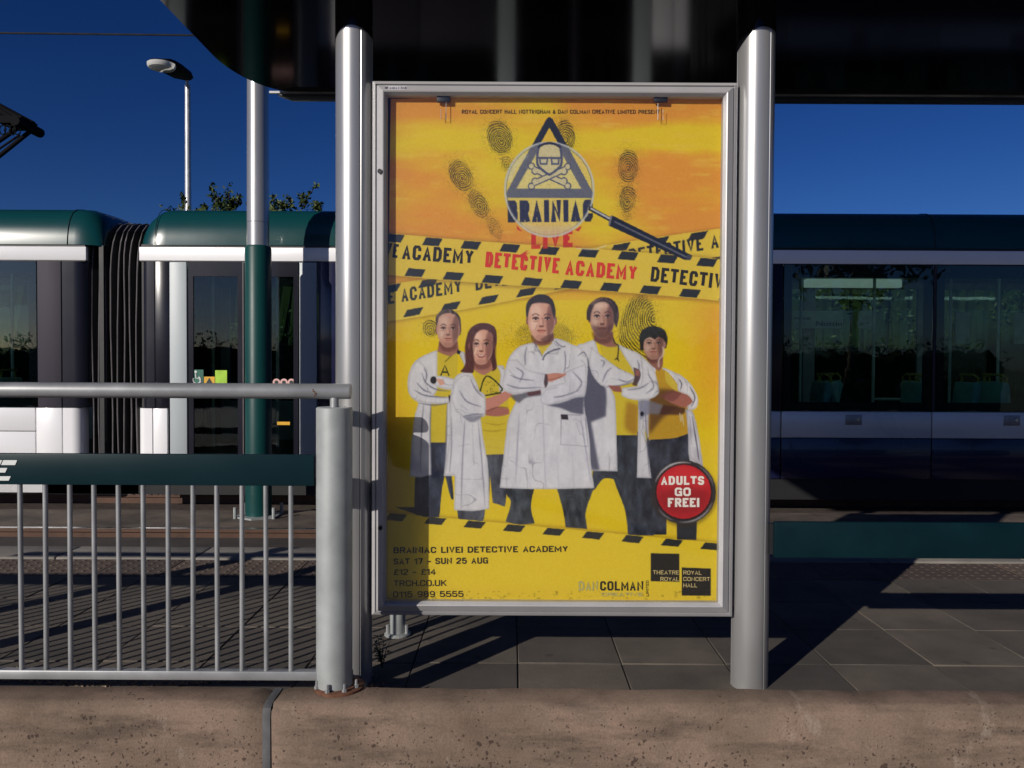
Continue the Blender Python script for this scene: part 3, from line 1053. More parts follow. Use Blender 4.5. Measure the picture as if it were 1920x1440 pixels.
def seat(x, y, face, mat):
    """shell seen from the side; face +1 looks right, -1 looks left"""
    lean = -0.09 * face
    o = [(0, 0.43), (0.42 * face, 0.45), (0.43 * face, 0.40), (0.05 * face, 0.37), (-0.05 * face, 0.44), (lean - 0.07 * face, 1.02), (lean - 0.04 * face, 1.08), (lean + 0.02 * face, 1.08), (lean + 0.035 * face, 1.00)]
    m = MB().loft([[(x + a, y + 0.02, Z_FL + b) for a, b in o], [(x + a, y + 0.44, Z_FL + b) for a, b in o]])
    s = m.build('seat', mat, tram, bevel=0.015)
    MB().box(x + 0.02 * face, x + 0.34 * face, y + 0.1, y + 0.36, Z_FL + 0.002, Z_FL + 0.37).build('seat_base', M_under, s)
    tx_ = x + lean
    MB().tube([(tx_ - 0.02 * face, y + 0.06, Z_FL + 0.99), (tx_ - 0.05 * face, y + 0.06, Z_FL + 1.13), (tx_ - 0.01 * face, y + 0.09, Z_FL + 1.17), (tx_ - 0.01 * face, y + 0.37, Z_FL + 1.17), (tx_ - 0.05 * face, y + 0.40, Z_FL + 1.13), (tx_ - 0.02 * face, y + 0.40, Z_FL + 0.99)], 0.013, 8).build('grab_handle', M_yel, s, smooth=True)


for px, f, y0 in ((1538, -1, 0.35), (1584, 1, 0.40), (1716, -1, 0.35), (1776, 1, 0.5), (1818, -1, 0.35), (1872, -1, 0.38), (1905, 1, 0.6), (1985, -1, 0.35), (2060, 1, 0.4),
                  (1560, -1, 1.55), (1740, 1, 1.55), (1860, -1, 1.55), (-60, -1, 0.4), (10, 1, 0.4), (720, -1, 0.4), (800, 1, 0.4), (-200, 1, 0.4)):
    # interior is farther than the face: place by the line of sight through the window
    yy = YT + y0
    seat(ax(px, yy, 720), yy, f, M_seatp if px in (1584, 1905, 1740, 10) else M_seat)
# grab poles
for px, y0 in ((1637, 1.2), (1500, 1.9), (1870, 1.3), (24, 1.2), (400, 1.3), (520, 1.3), (1000, 1.2), (1120, 1.2), (1780, 1.9)):
    yy = YT + y0
    x = ax(px, yy)
    MB().tube([(x, yy, Z_FL), (x, yy, Z_BB + 0.05)], 0.019, 12).build('grab_pole', M_pole, tram, smooth=True)
yy = YT + 1.2
MB().tube([(ax(1637, yy), yy, az(745, yy)), (ax(1725, yy), yy, az(745, yy))], 0.018, 10).build('grab_rail', M_pole, tram)


def flat_text(body, xa, xb, y, z0, h, mat, parent, bold=0.01, mirror=False, thick=0.0015):
    v, t = text_mesh(body, bold)
    w = v[:, 0].max(); hh = v[:, 1].max()
    xs = v[:, 0] / w
    if mirror: xs = 1 - xs
    mb = MB()
    mb.poly([(xa + (xb - xa) * a, y, z0 + h * b / 0.72) for a, b in zip(xs, v[:, 1])], t)
    return mb.build('lettering', mat, parent)


# line diagram panels over the far windows, seen through the glass
M_ink = surface('dark_print', (0.03, 0.04, 0.04), 0.7)
yy = YT2 - 0.08
sg = MB().box(ax(1486, yy), ax(1579, yy), yy, yy + 0.012, az(613, yy), az(580, yy)).build('line_diagram', M_sign, tram)
flat_text('rvice', ax(1488, yy), ax(1518, yy), yy - 0.002, az(597, yy), 0.055, M_ink, sg)
flat_text('Nottin', ax(1529, yy), ax(1577, yy), yy - 0.002, az(608, yy), 0.065, M_ink, sg)
sg = MB().box(ax(1607, yy), ax(1636, yy), yy, yy + 0.012, az(613, yy), az(580, yy)).build('line_diagram', M_sign, tram)
flat_text('o\u2192', ax(1611, yy), ax(1628, yy), yy - 0.002, az(606, yy), 0.05, M_ink, sg)
for p in (1790, 1900):
    MB().box(ax(p, yy), ax(p + 26, yy), yy, yy + 0.012, az(640, yy), az(582, yy)).build('line_diagram', M_sign, tram)
yy = 10.78
M_tube = bpy.data.materials.new('lit_ceiling_tube'); M_tube.use_nodes = True
_b = M_tube.node_tree.nodes['Principled BSDF']
_b.inputs['Emission Color'].default_value = (0.75, 1.0, 0.88, 1); _b.inputs['Emission Strength'].default_value = 0.20
_b.inputs['Base Color'].default_value = (0.7, 0.75, 0.7, 1)
for pa, pb in ((1507, 1685), (2100, 2290), (700, 880), (1010, 1150), (-330, -60)):
    MB().box(ax(pa, yy), ax(pb, yy), yy - 0.06, yy + 0.06, az(536, yy), az(521, yy)).build('ceiling_or_fill_light', M_tube, tram, bevel=0.01)
M_fill = M_tube.copy(); M_fill.name = 'seat_fill_tube'  # added glow to brighten the seats, hidden above the window tops
M_fill.node_tree.nodes['Principled BSDF'].inputs['Emission Strength'].default_value = 1.7
for pa, pb in ((1480, 1730), (1770, 2030), (2070, 2320), (-330, 60), (350, 560)):
    MB().box(tx(pa), tx(pb), YT + 0.20, YT + 0.26, Z_BB + 0.012, Z_BB + 0.048).build('ceiling_or_fill_light', M_fill, tram)
for pa, pb in ((-20, 18), ):
    MB().box(ax(pa, YT2 - .08), ax(pb, YT2 - .08), YT2 - 0.08, YT2 - 0.07, az(580, YT2 - .08), az(556, YT2 - .08)).build('line_diagram', M_sign, tram)

# passengers' warning stickers on the door glass
M_lime = surface('lime_sticker', (0.36, 0.62, 0.03), 0.5)
M_orange = surface('amber_sticker', (0.70, 0.38, 0.02), 0.5)
M_dkgreen = surface('dark_green_sticker', (0.01, 0.12, 0.08), 0.5)
M_pink = surface('pink_sticker', (0.70, 0.42, 0.40), 0.5)
L0, L1 = leaves
ys = YT + 0.010


def sticker(p0, p1, q0, q1, mat, par, name='sticker'):
    return MB().box(tx(p0), tx(p1), ys - 0.002, ys, tz(q1), tz(q0)).build(name, mat, par)


OFF = 3
s = sticker(357, 381, 693 + OFF, 724 + OFF, M_dkgreen, L0)
cx_, cz_ = tx(369), tz(712)
m = MB()
ring = [(cx_ + 0.042 * math.cos(a), ys - 0.0045, cz_ - 0.02 + 0.042 * math.sin(a)) for a in [math.radians(q) for q in range(150, 421, 18)]]
m.tube(ring, 0.008, 5)
m.tube([(cx_ - 0.012, ys - 0.0045, cz_ + 0.052), (cx_ - 0.008, ys - 0.0045, cz_ + 0.0), (cx_ + 0.030, ys - 0.0045, cz_ - 0.002), (cx_ + 0.046, ys - 0.0045, cz_ - 0.048)], 0.009, 5)
m.tube([(cx_ - 0.014, ys - 0.003, cz_ + 0.072), (cx_ - 0.014, ys - 0.006, cz_ + 0.072)], 0.014, 10)
m.build('wheelchair_symbol', M_white, L0)
s = sticker(382, 402, 706 + OFF, 724 + OFF, M_orange, L0)
MB().prism_y([(tx(386), tz(721)), (tx(398), tz(721)), (tx(392), tz(711))], ys - 0.0045, ys - 0.0022).build('warning_triangle', M_ink, L0)
sticker(403, 425, 694 + OFF, 724 + OFF, M_lime, L0)
for p in (518, 532, 546):
    MB().tube([(tx(p), ys - 0.003, tz(719)), (tx(p), ys, tz(719))], 0.042, 20).build('round_sticker', M_pink, L1)
    MB().tube([(tx(p), ys - 0.005, tz(719)), (tx(p), ys - 0.0032, tz(719))], 0.022, 12).build('round_mark', M_ink, L1)
sticker(519, 543, 793, 799, M_orange, L1)

# --- pantograph over the left carriage: knee pointing right
YPn = YT + 1.0
kn = at(52, 238, YPn)
pb = Vector((kn.x - 1.45, YPn, Z_BT + 0.50))
head = Vector((kn.x - 1.75, YPn, kn.z + 1.0))
M_pan = surface('pantograph_black', (0.004, 0.004, 0.006), 0.8, 0.0, spec=0.1)
pan = MB()
for dy in (-0.10, 0.10):
    pan.tube([pb + Vector((0, dy * 2, 0.05)), kn + Vector((0, dy, 0))], 0.028, 10)
pan.tube([pb + Vector((-0.1, 0, 0.05)), kn + Vector((-0.10, 0, -0.10))], 0.014, 8)
pan.tube([kn + Vector((0.05, 0, 0.0)), head], [0.075, 0.035], 12)
pan.tube([kn + Vector((-0.12, -0.12, 0.09)), head + Vector((0, 0, 0.10))], 0.012, 8)
pan.tube([kn + Vector((0, -0.26, 0)), kn + Vector((0, 0.26, 0))], 0.06, 12)
pan.box(kn.x - 0.26, kn.x + 0.02, YPn - 0.17, YPn + 0.17, kn.z + 0.0, kn.z + 0.085)
for k in range(4):
    c = kn + Vector((-0.22 + k * 0.06, -0.14, -0.08))
    pan.tube([c + Vector((math.cos(a) * 0.04, 0, math.sin(a) * 0.06)) for a in [q * 0.8 for q in range(9)]], 0.009, 5)
pg = pan.build('pantograph', M_pan, tram)
MB().box(head.x - 0.2, head.x + 0.2, YPn - 0.8, YPn + 0.8, head.z - 0.02, head.z + 0.03).build('collector_head', M_pan, pg)
MB().box(pb.x - 0.5, pb.x + 0.5, YPn - 0.4, YPn + 0.4, Z_BT + 0.46, Z_BT + 0.56).build('base_frame', M_pan, pg)

# ------------------------------------------------------------------ overhead wire
w0, w1 = at(0, 62, YPn), at(350, 66, YPn)
zw = (w0.z + w1.z) / 2
wm = MB()
sl = (w1.z - w0.z) / (w1.x - w0.x)
wm.tube([(-30, YPn, zw + 0.25), (w0.x, YPn, w0.z), (w1.x, YPn, w1.z), (w1.x + 8, YPn, w1.z + sl * 8 + .03), (30, YPn, zw + 0.1)], 0.012, 6)
tag(wm.build('overhead_wire', M_black), 'thin black overhead contact wire running above the tram across the sky', 'wire')

# ------------------------------------------------------------------ overhead line pole between the tracks
YO = 8.27
po = thing('overhead_line_pole', (ax(485, YO, 980), YO, -0.43), 'round pole between the tracks, silver above and dark green sleeve below, on a concrete block', 'pole')
xo = ax(484.5, YO, 700)
rO = (ax(505, YO) - ax(464.5, YO)) / 2
zs = at(485, 464, YO).z
zj = at(485, 418, YO).z
MB().tube([(xo, YO, zs), (xo, YO, zj - 0.002)], rO, 40).build('shaft', M_post, po, smooth=True)
MB().tube([(xo, YO, zj + 0.002), (xo, YO, 7.5)], [rO, rO * 0.85], 40).build('shaft', M_post, po, smooth=True)
MB().tube([(xo, YO, zj - 0.0019), (xo, YO, zj + 0.0019)], rO * 0.97, 40).build('joint', M_seam, po)
rS = (ax(509, YO) - ax(461, YO)) / 2
zbt = at(485, 965, YO).z
MB().tube([(xo, YO, zbt), (xo, YO, zs - 0.01), (xo, YO, zs + 0.012)], [rS, rS, rS * 0.92], 40).build('sleeve', M_green2, po, smooth=True)
MB().tube([(xo, YO, zbt - 0.03), (xo, YO, zbt)], 0.24, 6).build('base_plate', M_galv, po)
M_blk = surface('mossy_concrete_block', (0.15, 0.125, 0.06), 0.9, 0, 0.4, 6, 0.5, 60)
MB().box(xo - 0.33, xo + 0.33, YO - 0.33, YO + 0.33, -0.62, zbt - 0.031).build('foundation_block', M_blk, po, bevel=0.03)
for dx, dy in ((-.20, -.14), (.20, -.14), (-.2, .14), (.2, .14)):
    MB().tube([(xo + dx, YO + dy, zbt - 0.03), (xo + dx, YO + dy, zbt + 0.10)], 0.018, 8).build('anchor_bolt', M_galv, po)
MB().tube([(xo, YO, 6.1), (xo + 0.0, YPn + 0.2, 6.1)], 0.03, 10).build('bracket_arm', M_steel, po)

# ------------------------------------------------------------------ street lamp beyond the tram
YL = 18.3
lt = at(352, 160, YL)
lamp = thing('street_lamp', (lt.x, YL, -0.5), 'street lamp with flat dark head and round white lens, standing behind the tram', 'street lamp')
M_lampp = surface('lamp_pole_silver', (0.5, 0.5, 0.52), 0.4, 0.4)
MB().tube([(lt.x, YL, -0.5), (lt.x, YL, lt.z)], [0.085, 0.062], 20).build('lamp_pole', M_lampp, lamp, smooth=True)
M_lens = bpy.data.materials.new('white_lamp_bowl'); M_lens.use_nodes = True
_nt = M_lens.node_tree; _nt.nodes.clear()
_o = N(_nt, 'ShaderNodeOutputMaterial'); _d = N(_nt, 'ShaderNodeBsdfDiffuse'); _t = N(_nt, 'ShaderNodeBsdfTranslucent'); _m = N(_nt, 'ShaderNodeMixShader')
_d.inputs[0].default_value = (0.9, 0.9, 0.86, 1); _t.inputs[0].default_value = (0.95, 0.95, 0.9, 1); _m.inputs[0].default_value = 0.5
_nt.links.new(_d.outputs[0], _m.inputs[1]); _nt.links.new(_t.outputs[0], _m.inputs[2]); _nt.links.new(_m.outputs[0], _o.inputs[0])
hc = at(307, 126, 16.95)
hm = MB()
f = Vector((hc.x, hc.y, hc.z)); b_ = Vector((lt.x, YL - 0.05, lt.z + 0.08))
dv = (b_ - f); dv.z = 0; L = dv.length; dv.normalize(); sd = Vector((-dv.y, dv.x, 0))
rings = []
for t, w, h0, h1 in ((-0.30, 0.05, .03, .06), (-0.27, 0.16, .0, .08), (-0.15, 0.26, 0, .12), (0.05, 0.30, 0, .15), (0.4, 0.29, 0.0, .16), (L - 0.25, 0.24, 0.0, .15), (L - 0.05, 0.16, 0.02, .12), (L + 0.05, 0.06, 0.02, .08)):
    c = f + dv * t; c.z = f.z + (b_.z - f.z) * max(0, t) / L
    rings.append([c + sd * (w * q) + Vector((0, 0, hh)) for q, hh in ((-1, h0 + .03), (-0.75, h0), (0.75, h0), (1, h0 + .03), (0.8, h1), (-0.8, h1))])
hm.loft(rings).build('lamp_head', M_pan, lamp, smooth=True)
lens = []
for z, s in ((0.02, 1.0), (-0.03, 0.99), (-0.07, 0.90), (-0.09, 0.6), (-0.095, 0.1)):
    lens.append([f + dv * (0.27 * s * math.cos(a) - 0.12) + sd * (0.285 * s * math.sin(a)) + Vector((0, 0, z)) for a in [q * math.pi / 16 for q in range(32)]])
MB().loft(lens, caps=False).build('lens', M_lens, lamp, smooth=True)
MB().tube([(lt.x, YL, lt.z - 0.25), (lt.x, YL - 0.04, lt.z + 0.12)], 0.035, 10).build('lamp_bracket', M_lampp, lamp)

# ------------------------------------------------------------------ trees
def leaf_mat(name, c1, c2):
    m, nt, b = new_mat(name)
    n = noise(nt, geo_pos(nt), 1.7, 3)
    nt.links.new(ramp(nt, n, [(0.3, c1), (0.7, c2)]), b.inputs['Base Color'])
    b.inputs['Roughness'].default_value = 0.6
    b.inputs['Specular IOR Level'].default_value = 0.3
    return m


M_leaf = leaf_mat('broad_leaf', (0.030, 0.052, 0.012), (0.085, 0.110, 0.030))
M_leafd = leaf_mat('dark_leaf', (0.018, 0.036, 0.010), (0.05, 0.075, 0.02))
M_bark = surface('bark', (0.07, 0.05, 0.035), 0.9, 0, 0.4, 10, 0.6, 50)


def leaves_at(centres, n_each, spread, size, seed):
    r = np.random.default_rng(seed)
    c = np.repeat(np.array(centres), n_each, axis=0)
    d = r.normal(size=c.shape); d /= np.linalg.norm(d, axis=1)[:, None]
    c = c + d * (spread * r.random(len(c))[:, None] ** 0.6)
    u = r.normal(size=c.shape); u /= np.linalg.norm(u, axis=1)[:, None]
    w = np.cross(u, r.normal(size=c.shape)); w /= np.linalg.norm(w, axis=1)[:, None]
    s = size * (0.6 + 0.8 * r.random(len(c)))[:, None]
    v = np.stack([c - u * s, c + w * s * 0.42 - u * s * 0.1, c + u * s, c - w * s * 0.42 - u * s * 0.1], axis=1).reshape(-1, 3)
    f = np.arange(len(v)).reshape(-1, 4)
    return v, f


def tree(base, crown_c, crown_r, n_clump, n_each, spread, leaf, seed, label, name='tree', mat=None, trunk_r=0.12, sprigs=(), clump_pts=None, group=None):
    r = random.Random(seed)
    t = thing(name, base, label, 'tree', group)
    base = Vector(base); cc = Vector(crown_c)
    pts = []
    while len(pts) < n_clump:
        d = Vector((r.gauss(0, 1), r.gauss(0, 1), r.gauss(0, 1))).normalized() * (r.random() ** 0.45)
        p = cc + Vector((d.x * crown_r[0], d.y * crown_r[1], d.z * crown_r[2]))
        pts.append(p)
    tm_ = MB()
    mid = base.lerp(cc, 0.55) + Vector((0.1, 0.05, 0))
    tm_.tube([base, base.lerp(mid, .5) + Vector((.04, 0, 0)), mid, cc], [trunk_r, trunk_r * .8, trunk_r * .6, trunk_r * .25], 10)
    for p in pts[:: max(1, n_clump // 26)]:
        s = base.lerp(cc, r.uniform(0.5, 0.95))
        tm_.tube([s, s.lerp(p, .5) + Vector((r.uniform(-.1, .1), r.uniform(-.1, .1), .08)), p], [trunk_r * .3, trunk_r * .18, trunk_r * .06], 6)
    v, f = leaves_at([tuple(p) for p in pts], n_each, spread, leaf, seed)
    vs, fs = [v], [f]
    off = len(v)
    for sp in sprigs:
        a, b = Vector(sp[0]), Vector(sp[1])
        tm_.tube([a, a.lerp(b, .5) + Vector((0.03, 0, 0)), b], [0.014, 0.01, 0.004], 5)
        v2, f2 = leaves_at([tuple(a.lerp(b, q / 6)) for q in range(7)], sp[2], sp[3], leaf, seed + 1 + len(vs))
        vs.append(v2); fs.append(f2 + off); off += len(v2)
    tm_.build('trunk', M_bark, t, smooth=True)
    me = bpy.data.meshes.new('crown')
    vv = np.concatenate(vs); ff = np.concatenate(fs)
    me.from_pydata(vv.tolist(), [], ff.tolist())
    me.materials.append(mat or M_leaf)
    o = bpy.data.objects.new('crown', me); col.objects.link(o); attach(o, t)
    return t


YA = 15.0
P = lambda x, y, Y=YA: tuple(at(x, y, Y))
tree((ax(420, YA), YA, -0.6), P(421, 424), (0.45, 0.6, 0.3), 22, 22, 0.20, 0.055, 5, 'small leafy tree whose top shows above the tram left of the silver pole', group=None,
     trunk_r=0.07, sprigs=[(P(405, 385), P(398, 349), 7, 0.10), (P(425, 385), P(428, 352), 7, 0.12), (P(438, 385), P(449, 368), 8, 0.1), (P(412, 385), P(408, 365), 9, 0.12), (P(425, 388), P(436, 377), 14, 0.16)])
tree((ax(556, YA), YA, -0.6), P(560, 428), (0.5, 0.6, 0.3), 22, 22, 0.2, 0.055, 8, 'small leafy tree whose top shows above the tram right of the silver pole',
     trunk_r=0.07, sprigs=[(P(560, 388), P(592, 347), 6, 0.08), (P(545, 386), P(541, 372), 8, 0.1), (P(572, 388), P(566, 366), 8, 0.1), (P(588, 390), P(598, 383), 12, 0.12), (P(530, 390), P(528, 384), 12, 0.12)])
tree((ax(345, YA), YA, -0.6), P(340, 408), (0.3, 0.5, 0.22), 14, 22, 0.16, 0.05, 9, 'slender sapling just showing beside the foot of the street lamp above the tram roof',
     trunk_r=0.05, sprigs=[(P(343, 388), P(342, 366), 6, 0.08), (P(384, 392), P(382, 386), 8, 0.07)])
tree((ax(480, YA), YA, -0.6), P(505, 420), (0.6, 0.6, 0.5), 20, 26, 0.25, 0.06, 10, 'low tree behind the silver pole, only a few leaves above the tram roof', trunk_r=0.06,
     sprigs=[(P(515, 395), P(511, 365), 5, 0.06)])

# hedge beyond the tram, seen through its windows
hx = MB()
hr = np.random.default_rng(4)
cen = [(x + hr.uniform(-.2, .2), 14.2 + hr.uniform(-.5, .5), z) for x in np.arange(-14, 16, 0.55) for z in np.arange(-0.2, 3.3, 0.5)]
v, f = leaves_at(cen, 230, 0.50, 0.042, 21)
n_leaf = len(f)


def hedge_core(v, f, x0, x1, yc, half, ztop, step, seed):
    """a lumpy solid of inner twigs and leaves that the outer leaves sit on"""
    r = np.random.default_rng(seed)
    prof = [(-half, -0.7), (-half * 1.05, ztop * .4), (-half * .8, ztop * .85), (-half * .3, ztop), (half * .3, ztop), (half * .8, ztop * .85), (half * 1.05, ztop * .4), (half, -0.7)]
    rows = []
    for x in np.arange(x0, x1, step):
        rows.append([(x + r.uniform(-.1, .1), yc + a + r.uniform(-.12, .12), b + (r.uniform(-.18, .18) if b > 0 else 0)) for a, b in prof])
    vv = np.array(rows).reshape(-1, 3); n = len(prof); ff = []
    for i in range(len(rows) - 1):
        for k in range(n - 1):
            ff.append((i * n + k, i * n + k + 1, (i + 1) * n + k + 1, (i + 1) * n + k))
    return np.concatenate([v, vv]), np.concatenate([f, np.array(ff) + len(v)])


v, f = hedge_core(v, f, -14.2, 16.2, 14.3, 0.42, 3.25, 0.12, 1)
hm_ = bpy.data.meshes.new('hedge'); hm_.from_pydata(v.tolist(), [], f.tolist()); hm_.materials.append(M_leaf); hm_.materials.append(surface('hedge_heart', (0.022, 0.034, 0.012), 0.95, spec=0.05)); hm_.polygons.foreach_set('material_index', [0] * n_leaf + [1] * (len(f) - n_leaf))
ho = bpy.data.objects.new('hedge', hm_); col.objects.link(ho)
tag(ho, 'long dark green hedge growing beyond the far track, seen through the tram windows', 'hedge', kind='stuff')
# tall trees on the camera's side of the stop: they shade the right of the tram and show in its glass
tree((-1.6, -6.4, -0.6), (-5.9, -6.0, 9.2), (4.6, 1.6, 1.75), 520, 60, 0.62, 0.15, 31, 'tall tree with a wide high crown standing behind the viewer', mat=M_leafd, trunk_r=0.20)
tree((13.0, -13, -0.6), (13.5, -13, 7.5), (3.4, 3, 3.6), 120, 40, 0.9, 0.2, 33, 'broad tree well behind the viewer to the right', mat=M_leafd, trunk_r=0.25)
hc_ = [(x + hr.uniform(-.3, .3), -16 + hr.uniform(-.8, .8), z) for x in np.arange(-26, 20, 0.9) for z in np.arange(-0.2, 2.4, 0.7)]
v, f = leaves_at(hc_, 110, 0.75, 0.09, 22)
n_leaf = len(f)
v, f = hedge_core(v, f, -26.5, 20.5, -16, 0.8, 1.8, 0.3, 2)
hm_ = bpy.data.meshes.new('hedge'); hm_.from_pydata(v.tolist(), [], f.tolist()); hm_.materials.append(M_leafd); hm_.materials.append(bpy.data.materials['hedge_heart']); hm_.polygons.foreach_set('material_index', [0] * n_leaf + [1] * (len(f) - n_leaf))
ho = bpy.data.objects.new('hedge', hm_); col.objects.link(ho)
tag(ho, 'hedge bordering the path far behind the viewer', 'hedge', kind='stuff')

# ------------------------------------------------------------------ poster: the print is worked out here cell by cell and stored as vertex colours
# print coordinates follow the photograph's pixels inside the case
PX0, PX1, PY0, PY1 = 722.0, 1354.0, 181.0, 1136.0
SS = 1.6                                     # paint cells per print unit
GW, GH = int((PX1 - PX0) * SS), int((PY1 - PY0) * SS)
art = np.zeros((GH, GW, 3), np.float32)
prng = np.random.default_rng(3)


def vnoise(w, h, cx, cy, seed=0):
    """smooth value noise with cells of cx by cy print units"""
    r = np.random.default_rng(seed)
    gx, gy = int(w / (cx * SS)) + 3, int(h / (cy * SS)) + 3
    g = r.random((gy, gx)).astype(np.float32)
    x = np.arange(w) / (cx * SS); y = np.arange(h) / (cy * SS)
    xi, yi = x.astype(int), y.astype(int)
    xf, yf = x - xi, y - yi
    xf = xf * xf * (3 - 2 * xf); yf = yf * yf * (3 - 2 * yf)
    a = g[yi][:, xi]; b = g[yi][:, xi + 1]; c = g[yi + 1][:, xi]; d = g[yi + 1][:, xi + 1]
    return (a * (1 - xf) + b * xf) * (1 - yf)[:, None] + (c * (1 - xf) + d * xf) * yf[:, None]


def fbm(cx, cy, seed, oct=4):
    o = 0; a = 1; t = 0
    for k in range(oct):
        o = o + a * vnoise(GW, GH, cx / 2 ** k, cy / 2 ** k, seed + k); t += a; a *= 0.55
    return o / t


def G(p, C=None):
    """crop coordinates -> paint cells"""
    p = np.array(p, float)
    if C is not None:
        p = np.stack([C[0] + p[:, 0] / C[2], C[1] + p[:, 1] / C[2]], 1)
    return np.stack([(p[:, 0] - PX0) * SS, (p[:, 1] - PY0) * SS], 1)


def smooth_closed(p, n=6, closed=True):
    p = np.asarray(p, float); out = []
    if closed and len(p) < 40:                 # keep real corners: sharp turns are doubled
        q = []
        for i in range(len(p)):
            a, b = p[i] - p[i - 1], p[(i + 1) % len(p)] - p[i]
            ca = (a @ b) / (np.linalg.norm(a) * np.linalg.norm(b) + 1e-9)
            q.append(p[i])
            if ca < 0.42: q += [p[i], p[i]]
        p = np.array(q)
    m = len(p)
    for i in range(m if closed else m - 1):
        if closed:
            a, b, c, d = p[i - 1], p[i], p[(i + 1) % m], p[(i + 2) % m]
        else:
            a, b, c, d = p[max(i - 1, 0)], p[i], p[i + 1], p[min(i + 2, m - 1)]
        for k in range(n):
            t = k / n
            out.append(0.5 * ((2 * b) + (c - a) * t + (2 * a - 5 * b + 4 * c - d) * t * t + (3 * b - a - 3 * c + d) * t ** 3))
    if not closed: out.append(p[-1])
    return np.array(out)


def blur(m, s):
    if s <= 0: return m
    r = max(1, int(s * 2.5)); k = np.exp(-0.5 * (np.arange(-r, r + 1) / s) ** 2); k /= k.sum()
    p = np.pad(m, ((r, r), (0, 0)), mode='edge')
    m = sum(k[i] * p[i:i + m.shape[0]] for i in range(2 * r + 1))
    p = np.pad(m, ((0, 0), (r, r)), mode='edge')
    return sum(k[i] * p[:, i:i + m.shape[1]] for i in range(2 * r + 1))


def mask_poly(g, soft=0.5):
    """anti-aliased polygon mask in its own window -> (slices, mask)"""
    pad = int(soft * 3) + 2
    x0 = max(0, int(g[:, 0].min()) - pad); x1 = min(GW, int(g[:, 0].max()) + pad + 1)
    y0 = max(0, int(g[:, 1].min()) - pad); y1 = min(GH, int(g[:, 1].max()) + pad + 1)
    if x1 <= x0 or y1 <= y0: return None
    K = 3
    ys = np.arange((y1 - y0) * K) / K + y0 + 0.5 / K
    W = (x1 - x0) * K
    acc = np.zeros(((y1 - y0) * K, W + 1), np.float32)
    gx, gy = g[:, 0], g[:, 1]
    hx, hy = np.roll(gx, -1), np.roll(gy, -1)
    for a, b, c, d in zip(gx, gy, hx, hy):
        if b == d: continue
        lo, hi = (b, d) if b < d else (d, b)
        i0 = max(0, int(np.ceil((lo - y0) * K - 0.5))); i1 = min(len(ys), int(np.ceil((hi - y0) * K - 0.5)))
        if i1 <= i0: continue
        yy = ys[i0:i1]
        xx = a + (yy - b) * (c - a) / (d - b)
        xi = np.clip(np.ceil((xx - x0) * K - 0.5), 0, W).astype(int)
        np.add.at(acc, (np.arange(i0, i1), xi), 1)
    m = (np.cumsum(acc[:, :W], 1) % 2)
    m = m.reshape(y1 - y0, K, x1 - x0, K).mean((1, 3))
    return (slice(y0, y1), slice(x0, x1)), blur(m, soft)


def comp(sl, m, c, alpha=1.0, clip=None):
    a = (m * alpha)
    if clip is not None: a = a * clip[sl]
    a = a[..., None]
    art[sl] = art[sl] * (1 - a) + np.array(c, np.float32) * a


def fill(p, c, C=None, smooth=True, soft=0.5, alpha=1.0, clip=None):
    p = smooth_closed(p) if smooth else np.asarray(p, float)
    r = mask_poly(G(p, C), soft)
    if r: comp(r[0], r[1], c, alpha, clip)


def full_mask(polys, C=None, smooth=True, soft=0.5):
    m = np.zeros((GH, GW), np.float32)
    for p in polys:
        q = smooth_closed(p) if smooth else np.asarray(p, float)
        r = mask_poly(G(q, C), soft)
        if r: m[r[0]] = np.maximum(m[r[0]], r[1])
    return m


def stroke(p, w, c, C=None, soft=0.5, alpha=1.0, smooth=True, clip=None, taper=False):
    """line of width w (crop units) through the points"""
    p = smooth_closed(p, 5, False) if smooth and len(p) > 2 else np.asarray(p, float)
    d = np.gradient(p, axis=0); d /= np.linalg.norm(d, axis=1)[:, None] + 1e-9
    nrm = np.stack([-d[:, 1], d[:, 0]], 1)
    ww = np.full(len(p), w / 2.0)
    if taper: ww = ww * np.sin(np.linspace(0.25, math.pi - 0.25, len(p)))
    q = np.concatenate([p + nrm * ww[:, None], (p - nrm * ww[:, None])[::-1]])
    r = mask_poly(G(q, C), soft)
    if r: comp(r[0], r[1], c, alpha, clip)


def ellipse(cx, cy, rx, ry, rot=0, n=28):
    a = np.linspace(0, 2 * math.pi, n, endpoint=False); t = math.radians(rot)
    x, y = rx * np.cos(a), ry * np.sin(a)
    return np.stack([cx + x * math.cos(t) - y * math.sin(t), cy + x * math.sin(t) + y * math.cos(t)], 1)


